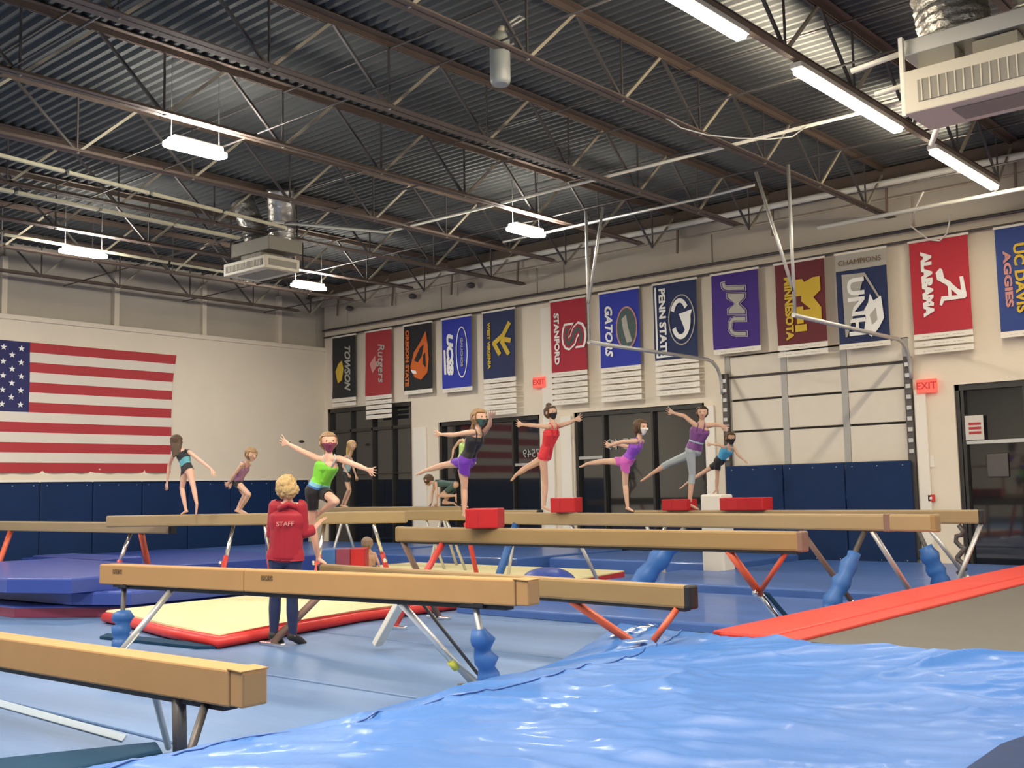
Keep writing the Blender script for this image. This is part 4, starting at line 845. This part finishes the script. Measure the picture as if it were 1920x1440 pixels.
MB().box((-5.7, 3.2, .0), (-4.95, 3.35, .04), bev=.01).build('base_bar', M['dark_steel'], t)

# --- foam blocks on the beams
def block(cx, cy, z, w, dd, h, rz, lab, mt='block_red', group='red foam blocks on the beams'):
    t = thing('foam_block', lab, 'foam block', (cx, cy, z), group, rz)
    mb = MB(); mb.box((-w/2, -dd/2, 0), (w/2, dd/2, h), bev=.012)
    o = mb.build('block', M[mt]); o.parent = t
    mb = MB(); mb.box((-w*.1, -dd/2-.003, .01), (-w*.095, -dd/2, h-.01)); o = mb.build('seam', M['c_maroon']); o.parent = t
    return t
def by(key, x):
    a, b = DATA['beams'][key]; return a[1]+(b[1]-a[1])*(x-a[0])/(b[0]-a[0])+.055
block(-8.10, by('B4', -8.10), 1.10, .36, .36, .21, rad(30), 'red foam block on the front tan beam beside the purple shorts girl')
block(-9.33, by('B5', -9.33), 1.185, .37, .26, .20, rad(12), 'red foam block beside the girl in the red leotard')
block(-8.98, by('B6', -8.98), 1.15, .44, .3, .165, rad(0), 'low red foam block between the girl in violet and the girl in grey leggings')
block(-8.02, by('B6', -8.02), 1.15, .30, .3, .18, rad(3), 'red foam block right of the grey leggings girl, left of two')
block(-7.66, by('B6', -7.66), 1.15, .40, .3, .18, rad(-2), 'red foam block right of the grey leggings girl, right of two')
VX = DATA['people']['g10']['anN'][0]; VZ = min(DATA['people']['g10']['toN'][2], DATA['people']['g10']['anN'][2])-.02
# tall pale block under the small girl, striped block by the sitting child
vb = thing('vault_block', 'tall pale block with red top under the small girl in light blue', 'block', (VX, 15.6, 0))
MB().box((VX-.2, 15.42, .005), (VX+.2, 15.78, VZ), bev=.03).build('body', M['plain_white'], vb)
sb = thing('spotting_block', 'blue and red striped foam block beside the sitting child', 'block', (-12.7, 10.8, .15))
for k, mt in enumerate(('block_blue', 'c_maroon', 'block_red')):
    MB().obox(Vector((-12.98, 10.55, .42))+Vector((.76, .66, 0))*(.215*k), Vector((-12.98, 10.55, .42))+Vector((.76, .66, 0))*(.215*(k+1)-.004), .45, .53, bev=.01).build('panel', M[mt], sb)
MB().box((-8, 0, 0), (-7.9, .1, .1)) if False else None
dm = thing('blue_bolster', 'dome shaped violet blue bolster on the yellow mat beyond the low beam', 'bolster', (-9.3, 11.5, .1))
MB().ball((-9.35, 11.4, .27), (.42, .3, .2), seg=16).build('bolster', M['vinyl_royal'], dm)
MB().obox((-9.0, 11.6, .2), (-8.7, 11.75, .2), .2, .16, bev=.05).build('beige_end', M['skin'], dm)
# ================================================================ people
def hull(V, F, pts):
    bm = bmesh.new()
    vs = [bm.verts.new(p) for p in pts]
    bmesh.ops.remove_doubles(bm, verts=vs, dist=1e-5)
    bmesh.ops.convex_hull(bm, input=bm.verts[:], use_existing_faces=False)
    n0 = len(V); mp = {}
    for f in bm.faces:
        for v in f.verts:
            if v not in mp: mp[v] = n0+len(mp); V.append(v.co[:])
        F.append([mp[v] for v in f.verts])
    bm.free()
SPH = [Vector((math.cos(t)*math.cos(p), math.sin(t)*math.cos(p), math.sin(p))) for p in (-PI/2, -PI/3.2, -PI/8, PI/8, PI/3.2, PI/2) for t in ([0] if abs(p) > 1.5 else [k*PI/5 for k in range(10)])]
def remesh(cones, vox, smooth=2):
    V, F = [], []
    for a, b, ra, rb in cones:
        hull(V, F, [a+s*ra for s in SPH]+[b+s*rb for s in SPH])
    me = bpy.data.meshes.new('tmp'); me.from_pydata(V, [], F); me.update()
    o = bpy.data.objects.new('tmp', me); COL.objects.link(o)
    md = o.modifiers.new('r', 'REMESH'); md.mode = 'VOXEL'; md.voxel_size = vox; md.use_smooth_shade = True
    ms = o.modifiers.new('s', 'SMOOTH'); ms.iterations = smooth; ms.factor = .5
    dg = bpy.context.evaluated_depsgraph_get()
    out = bpy.data.meshes.new_from_object(o.evaluated_get(dg)); bpy.data.objects.remove(o)
    return out
def arrays(me):
    n = len(me.vertices); co = np.empty(n*3, np.float32); me.vertices.foreach_get('co', co)
    no = np.empty(n*3, np.float32); me.vertex_normals.foreach_get('vector', no)
    f = np.empty(len(me.polygons)*4, np.int32); me.loops.foreach_get('vertex_index', f) if len(me.loops) == len(me.polygons)*4 else None
    return co.reshape(-1, 3), no.reshape(-1, 3), f.reshape(-1, 4)
def shell(name, co, no, f, vmask, off, mt, parent, extra=None, sm=0):
    keep = vmask[f].all(1)
    if keep.sum() < 4: return None
    ff = f[keep]; ids = np.unique(ff); mp = -np.ones(len(co), np.int32); mp[ids] = np.arange(len(ids))
    v = co[ids]+no[ids]*off
    # close the hem: boundary faces get an inner ring
    me = bpy.data.meshes.new(name); me.from_pydata(v.tolist(), [], mp[ff].tolist()); me.update()
    bm = bmesh.new(); bm.from_mesh(me)
    be = [e for e in bm.edges if e.is_boundary]
    inner = {}
    src = {int(mp[i]): i for i in ids}
    bm.verts.ensure_lookup_table()
    for e in be:
        for q in e.verts:
            if q not in inner:
                i = src[q.index]; inner[q] = Vector((co[i]-no[i]*.002).tolist())
    nv = {q: bm.verts.new(p) for q, p in inner.items()}
    for e in be:
        a, b = e.verts
        try: bm.faces.new((a, b, nv[b], nv[a]))
        except ValueError: pass
    if extra:
        bm2 = bmesh.new(); bm2.from_mesh(extra)
        tmp = bpy.data.meshes.new('x'); bm2.to_mesh(tmp); bm.from_mesh(tmp)
    for _ in range(sm): bmesh.ops.smooth_vert(bm, verts=[v for v in bm.verts if not v.is_boundary], factor=.5)
    for q in bm.faces: q.smooth = True
    bm.to_mesh(me); bm.free(); me.materials.append(mt)
    return put(name, me, parent)
def person(key, lab, face, s=.74, skin='skin', hair='hair_brown', clothes=(), mask=None, style=(), vox=None, group='gymnasts training on the beams', headr=.092, cat='person', thick=1.0, back=None):
    J = {k: Vector(v) for k, v in DATA['people'][key].items()}
    vox = vox or .0066
    r = lambda v: v*s*thick
    face = Vector(face).normalized()
    neckb = (J['shN']+J['shF'])/2
    hd = J['head']; upv = (hd-neckb).normalized()*.5+Vector((0, 0, .6)); upv.normalize()
    face = (face-upv*face.dot(upv)*.7).normalized(); side = face.cross(upv).normalized()
    lat = (J['shF']-J['shN']); pel = (J['hpN']+J['hpF'])/2; latp = J['hpF']-J['hpN']
    if latp.length < .08*s: latp = (latp if latp.length > .01 else lat).normalized()*.12*s
    hpN = pel-latp.normalized()*.085*s; hpF = pel+latp.normalized()*.085*s
    if lat.length < .2*s: lat = lat.normalized()*.26*s
    spine = (pel-neckb)
    ch = neckb+spine*.24; wa = neckb+spine*.62
    ln = lat.normalized(); lp = latp.normalized(); lw = (ln+lp).normalized() if ln.dot(lp) > 0 else (ln-lp).normalized()
    chN, chF = ch-ln*.075*s, ch+ln*.075*s; waN, waF = wa-lw*.045*s, wa+lw*.045*s
    B = []   # name, a, b, ra, rb
    add = lambda n, a, b, ra, rb: B.append((n, a, b, ra, rb))
    add('torso', chN, chF, r(.092), r(.092)); add('torso', chN, waN, r(.092), r(.076)); add('torso', chF, waF, r(.092), r(.076)); add('torso', waN, waF, r(.076), r(.076))
    add('hip', waN, hpN, r(.076), r(.088)); add('hip', waF, hpF, r(.076), r(.088)); add('hip', hpN, hpF, r(.088), r(.088))
    add('clav', J['shN'], J['shF'], r(.045), r(.045)); add('clav', neckb.lerp(hd, .25), chN, r(.05), r(.07)); add('clav', neckb.lerp(hd, .25), chF, r(.05), r(.07))
    R_ = headr*(1 if s < 1 else s*1.02)
    add('neck', neckb-upv*.01, hd-upv*R_*.4-face*R_*.1, r(.05), r(.048))
    for a in 'NF':
        sh, el, wr, tip = J['sh'+a], J['el'+a], J['wr'+a], J['tip'+a]
        add('uarm'+a, sh, el, r(.046), r(.036)); add('farm'+a, el, el.lerp(wr, .3), r(.036), r(.037)); add('farm'+a, el.lerp(wr, .3), wr, r(.037), r(.023))
        d = (tip-wr); 
        if d.length < .02: d = (wr-el)
        d = d.normalized(); Lh = .175*s
        pn = d.cross(Vector((0, 0, 1)));
        if pn.length < .2: pn = d.cross(Vector((0, 1, 0)))
        pn.normalize(); hw = pn.cross(d).normalized() if abs(d.z) < .5 else pn; pn = d.cross(hw).normalized()
        m = wr+d*Lh*.48
        for q in (-.026, 0, .026): add('hand', wr+hw*q*s*.5, m+hw*q*s, r(.017), r(.015))
        for q, l in ((-.033, .72), (-.011, .95), (.011, 1), (.033, .85)):
            k1 = m+hw*q*s*1.5+d*Lh*.24*l; k2 = k1+(d+pn*.22+hw*q*8).normalized()*Lh*.30*l
            fr = max(r(.0085), .0064)
            add('hand', m+hw*q*s, k1, fr, fr); add('hand', k1, k2, fr, fr*.85)
        tb = wr+d*Lh*.15-hw*.022*s; t1 = tb+(d*.75-hw*.8).normalized()*Lh*.27; t2 = t1+(d*.95-hw*.25).normalized()*Lh*.2
        fr = max(r(.010), .007); add('hand', tb, t1, r(.014), fr); add('hand', t1, t2, fr, fr*.85)
        kn, an, to = J['kn'+a], J['an'+a], J['to'+a]; hp = hpN if a == 'N' else hpF
        add('thigh'+a, hp, kn, r(.084), r(.052)); add('calf'+a, kn, kn.lerp(an, .3), r(.052), r(.055)); add('calf'+a, kn.lerp(an, .3), an, r(.055), r(.031))
        fd = (to-an); fl = max(fd.length, .12*s); fdn = fd.normalized()
        add('foot'+a, an, an-fdn*.03*s-(kn-an).normalized()*.035*s, r(.031), r(.028))
        add('foot'+a, an-(kn-an).normalized()*.02*s, an+fdn*fl*.7-Vector((0, 0, .005)), r(.03), r(.024)); add('foot'+a, an+fdn*fl*.7-Vector((0, 0, .005)), an+fdn*fl, r(.024), r(.016))
    # head
    c0 = hd+upv*R_*.12-face*R_*.1
    add('head', c0-face*R_*.18, c0+face*R_*.12, R_*.92, R_*.86)
    add('head', hd+face*R_*.18+upv*R_*.0, hd+face*R_*.30-upv*R_*.72, R_*.72, R_*.36)
    add('head', hd+face*R_*.84-upv*R_*.05, hd+face*R_*1.02-upv*R_*.24, R_*.10, R_*.15)
    for q in (-1, 1): add('head', hd+side*q*R_*.86-face*R_*.12+upv*R_*.06, hd+side*q*R_*.92-face*R_*.16-upv*R_*.22, R_*.12, R_*.1)
    t = thing('person', lab, cat, Vector((pel.x, pel.y, min(J['toN'].z, J['toF'].z))), group)
    me = remesh([(a, b, ra, rb) for _, a, b, ra, rb in B], vox)
    me.materials.append(M[skin]); me.name = 'body'
    co, no, f = arrays(me)
    put('body', me, t)
    # nearest bone for every vertex
    best = np.full(len(co), 1e9); idx = np.zeros(len(co), int); tt_ = np.zeros(len(co))
    for k, (n, a, b, ra, rb) in enumerate(B):
        A = np.array(a); D_ = np.array(b)-A; L2 = max((D_*D_).sum(), 1e-9)
        u = np.clip(((co-A)@D_)/L2, 0, 1); dist = np.linalg.norm(co-(A+u[:, None]*D_), axis=1)-(ra+(rb-ra)*u)
        w = dist < best; best[w] = dist[w]; idx[w] = k; tt_[w] = u[w]
    names = np.array([b[0] for b in B])[idx]
    sp = np.array(spine.normalized()); v0 = np.array(neckb); sl = spine.length
    su = ((co-v0)@sp)/sl                                   # 0 neck .. 1 pelvis
    limbt = {}
    for a in 'NF':
        for nm, p, q in (('thigh', hpN if a == 'N' else hpF, J['kn'+a]), ('calf', J['kn'+a], J['an'+a]), ('uarm', J['sh'+a], J['el'+a]), ('farm', J['el'+a], J['wr'+a])):
            A = np.array(p); D_ = np.array(q)-A; limbt[nm+a] = ((co-A)@D_)/max((D_*D_).sum(), 1e-9)
    hc = np.array(hd); rel = (co-hc)/R_; fF = rel@np.array(face); fU = rel@np.array(upv); fS = rel@np.array(side)
    isT = np.isin(names, ('torso', 'hip', 'clav')); ishead = np.isin(names, ('head',)) & (np.linalg.norm(rel, axis=1) < 1.6)
    for cl in clothes:
        nm, mt, off = cl['n'], M[cl['m']], cl.get('o', .006)
        mk = np.zeros(len(co), bool)
        if 'T' in cl:
            a, b = cl['T']; mk |= (isT | (np.isin(names, ('thighN', 'thighF')) & (b > 1) & (limbt['thighN'] < .6) & (limbt['thighF'] < .6))) & (su >= a) & (su <= b)
            if a < .06: mk |= np.isin(names, ('neck',)) & (fU < -1.15) if cl.get('neck') else False
        for nm2 in ('thigh', 'calf', 'uarm', 'farm'):
            if nm2 in cl:
                a, b = cl[nm2]
                for q in 'NF':
                    base = (names == nm2+q)
                    if nm2 == 'thigh': base |= (names == 'hip') & (su > .85)
                    if nm2 == 'calf' : base |= (names == 'thigh'+q) & (limbt['calf'+q] > 0)
                    mk |= base & (limbt[nm2+q] >= a) & (limbt[nm2+q] <= b)
        if cl.get('foot'): mk |= np.isin(names, ('footN', 'footF')) & True
        ex = None
        if cl.get('fill'):
            q = cl['fill']; e = pel-spine*.10
            ex = remesh([(ch+ln*.055*s*k, e+lp*.055*s*k, r(q), r(q)) for k in (-1, 0, 1)]+[(ch-ln*.05*s, ch+ln*.05*s, r(q), r(q)), (e-lp*.06*s, e+lp*.06*s, r(q), r(q))], .012, 3)
        shell(nm, co, no, f, mk, off, mt, t, ex, sm=cl.get('sm', 0))
    for st in style:
        if st[0] == 'straps':
            for q, sh in ((-1, J['shN']), (1, J['shF'])):
                fr = Vector(back) if back else face
                fr = (fr-spine.normalized()*fr.dot(spine.normalized())).normalized()
                c = neckb.lerp(sh, .55)
                pts = [ch.lerp(c, .1)+ln*q*.05*s+fr*r(.096), c+fr*r(.07)+upv*r(.015), c+upv*r(.056), c-fr*r(.07)+upv*r(.01), ch+ln*q*.05*s-fr*r(.096)]
                MB().tube(pts, r(.011), 8).build('strap', M[st[1]], t)
    # hair
    cones = []
    for st in style:
        k = st[0]
        if k == 'bun': p = hd-face*R_*st[1]+upv*R_*st[2]; cones.append((p, p+upv*.01, R_*st[3], R_*st[3]))
        if k == 'pony':
            p = hd-face*R_*1.0+upv*R_*.35; pv = p
            for dx in st[1]:
                q = pv+Vector(dx); cones.append((pv, q, R_*st[2], R_*st[2]*.8)); pv = q
        if k == 'long':
            for off_ in (-.45, 0, .45):
                p = hd-face*R_*.55+side*R_*off_+upv*R_*.2; q = p+Vector(st[1])*.5; q2 = q+Vector(st[1])*.5
                cones.append((p, q, R_*.5, R_*.46)); cones.append((q, q2, R_*.46, R_*.22))
        if k == 'bob':
            for q_ in (-1, 1):
                p = hd+side*q_*R_*.72-face*R_*.2+upv*R_*.2; cones.append((p, p-upv*R_*st[1]-face*R_*.1, R_*.38, R_*.34))
            p = hd-face*R_*.6; cones.append((p+upv*R_*.2, p-upv*R_*st[1], R_*.55, R_*.5))
        if k == 'curls':
            rr = random.Random(3)
            for _ in range(90):
                a = rr.uniform(0, 2*PI); e = rr.uniform(-1.0, 1.3)
                v = face*math.cos(a)*math.cos(e)+side*math.sin(a)*math.cos(e)+upv*math.sin(e)
                if v.dot(face) > .45: continue
                p = hd+v*R_*1.03; cones.append((p, p+v*.004, R_*.30, R_*.24))
    hl = (fF < .45) | (fU > .55)
    if any(st[0] in ('bun', 'pony') for st in style): hl = ((fF < .28) | (fU > .55)) & (fU > -.75)
    mk = ishead & hl & (fU > -.85) & ~((np.abs(fS) > .82) & (fU < .25) & (fF > -.35))
    extra = remesh(cones, .008) if cones else None
    shell('hair', co, no, f, mk, .014 if s < 1 else .016, M[hair], t, extra)
    if mask:
        mk = ishead & (fF > .25) & (fU < -.08) & (fU > -1.05)
        shell('face_mask', co, no, f, mk, .007, M[mask], t)
    else:
        p = hd+face*R_*.9-upv*R_*.5
        MB().ball(p, (R_*.16, R_*.16, R_*.05)).build('mouth', M['lip'], t)
    for q in (-1, 1):
        p = hd+face*R_*.80+side*q*R_*.36+upv*R_*.12
        MB().ball(p-face*R_*.03, R_*.075, seg=8).build('eye', M['eye'], t)
    return t, J, dict(neckb=neckb, spine=spine, face=face, side=side, lat=ln, s=s)
def cl(n, m, **k): d = dict(n=n, m=m); d.update(k); return d
E_ = (1, 0, 0)
person('g1', 'girl with long brown hair seen from behind in dark leotard, leftmost on the beams', (-.7, .7, -.1), .72, 'skin_pink', 'hair_brown',
       [cl('leotard', 'c_black', T=(.06, 1.06)), cl('side_panel', 'c_teal', T=(.42, .74), o=.009)], None, [('long', (.10, -.04, -.24)), ('straps', 'c_black')])
person('g2', 'small girl in mauve top and black shorts crouching with arms swung back', E_, .68, 'skin', 'hair_sand',
       [cl('leotard', 'c_mauve', T=(.08, .86)), cl('shorts', 'c_black', T=(.84, 1.2), thigh=(-.2, .28), o=.009)], None, [('bun', .95, -.05, .38), ('straps', 'c_mauve')])
person('g3', 'girl in bright green tank top and dark pink mask, arms spread behind the coach', (.82, -.45, -.05), .78, 'skin_pink', 'hair_sand',
       [cl('tank_top', 'c_green', T=(.12, .72), o=.010), cl('waistband', 'c_aqua', T=(.70, .82), o=.010), cl('lower_band', 'c_blue', T=(.80, .93), o=.010), cl('shorts', 'c_black', T=(.9, 1.25), thigh=(-.2, .5), o=.014)], 'c_maroon', [('bun', .9, .2, .42), ('pony', [(-.02, 0, -.1), (.0, 0, -.08)], .2), ('straps', 'c_grey')], headr=.098)
person('g4', 'small blonde girl in light blue top and black shorts half hidden by an outstretched arm', (1, -.1, -.1), .66, 'skin', 'hair_blonde',
       [cl('leotard', 'c_lightblue', T=(.10, .75)), cl('shorts', 'c_black', T=(.73, 1.25), thigh=(-.2, .4), o=.01)], None, [('long', (-.06, 0, -.24)), ('straps', 'c_lightblue')])
person('g5', 'girl in black tank top and purple shorts, one leg stretched back beside red block', (.9, -.1, .1), .72, 'skin', 'hair_sand',
       [cl('tank_top', 'c_black', T=(.10, .86), o=.008), cl('shorts', 'c_purple', T=(.80, 1.35), thigh=(-.3, .35), o=.014)], 'c_darkgreen', [('pony', [(-.03, 0, -.12), (.0, 0, -.14), (.01, 0, -.10)], .24), ('straps', 'c_black')])
person('g5b', 'child in lime top mostly hidden behind the purple shorts girl', (-1, .2, -.1), .62, 'skin', 'hair_brown',
       [cl('leotard', 'c_lime', T=(.10, .8)), cl('shorts', 'c_black', T=(.78, 1.25), thigh=(-.2, .3), o=.01)], None, [('straps', 'c_lime')])
person('g6', 'brown haired child crouching on hands and knees on the far beam', (-.8, 0, -.55), .66, 'skin', 'hair_brown',
       [cl('leotard', 'c_darkgreen', T=(.08, 1.05))], None, [('bun', .6, .55, .36), ('straps', 'c_darkgreen')])
person('g7', 'girl in red leotard and black mask standing tall with arms out and one leg back', (1, -.15, .05), .80, 'skin', 'hair_brown',
       [cl('leotard', 'c_red', T=(.08, 1.08))], 'c_black', [('bun', .45, 1.0, .5), ('straps', 'c_red')])
person('g8', 'girl with a brown bob in violet leotard and pink shorts, leg lifted straight back', (1, -.1, 0), .70, 'skin', 'hair_brown',
       [cl('leotard', 'c_violet', T=(.08, .8)), cl('shorts', 'c_pink', T=(.76, 1.3), thigh=(-.2, .38), o=.012)], 'c_white', [('bob', .75), ('straps', 'c_violet')])
person('g9', 'tall girl in grey leggings and patterned purple top leaning with arms spread', (.55, -.8, -.05), .86, 'skin', 'hair_dark',
       [cl('leotard', 'c_plum', T=(.10, .93), o=.010), cl('top_print', 'c_lightblue', T=(.60, .66), o=.013), cl('leggings', 'c_grey', T=(.88, 1.3), thigh=(-.3, 1.1), calf=(-.1, .32), o=.006)], None, [('bun', .9, .3, .3), ('straps', 'c_plum')], headr=.094)
person('g10', 'small girl in light blue tank and black shorts on the tall block by the pads', (.8, -.4, -.3), .62, 'skin', 'hair_brown',
       [cl('tank_top', 'c_sky', T=(.10, .78), o=.008), cl('shorts', 'c_black', T=(.74, 1.35), thigh=(-.3, .5), o=.012)], 'c_black', [('bun', .9, .1, .35), ('straps', 'c_sky')])
person('kid', 'small child seen from behind sitting by the striped block on the yellow mat', (-.5, .8, -.1), .60, 'skin', 'hair_grey',
       [cl('shorts', 'c_black', T=(.7, 1.2), thigh=(-.2, .4), o=.01)], None, [], group=None)
t, J, q = person('coach', 'coach in red jacket with curly blonde hair seen from behind, standing on the floor', (.25, .95, -.1), .98, 'skin_pink', 'hair_blonde',
       [cl('jacket', 'c_jacket', T=(-.06, 1.02), uarm=(-.3, 1.2), farm=(-.1, .86), o=.030, sm=10, fill=.128), cl('leggings', 'c_navy', T=(.95, 1.4), thigh=(-.3, 1.2), calf=(-.2, 1.0), o=.012), cl('shoe', 'c_black', foot=True, o=.014)], None, [('curls',)], group=None, headr=.105, back=(.6, .8, 0))
nb = q['neckb']; sd = q['spine'].normalized(); bk = Vector((.62, -.72, 0)); bk = Vector((-.0, 0, 0))+(Vector((0, 0, 1.2))*0)
vdir = Vector((0, 0, 1.2)); camd = (Vector((0, 0, 1.5))-nb); camd.z = 0; camd.normalize(); rtv = Vector((-camd.y, camd.x, 0))
text('STAFF', .06, nb+sd*.17+camd*.15-rtv*.02, rtv, -sd, M['b_pink'], t, w=.17, bold=.001)
MB().tube([nb+sd*.02+camd*.06-rtv*.09, nb-sd*.03+camd*.1, nb+sd*.02+camd*.06+rtv*.09], .03, 10).build('collar', M['c_jacket'], t)
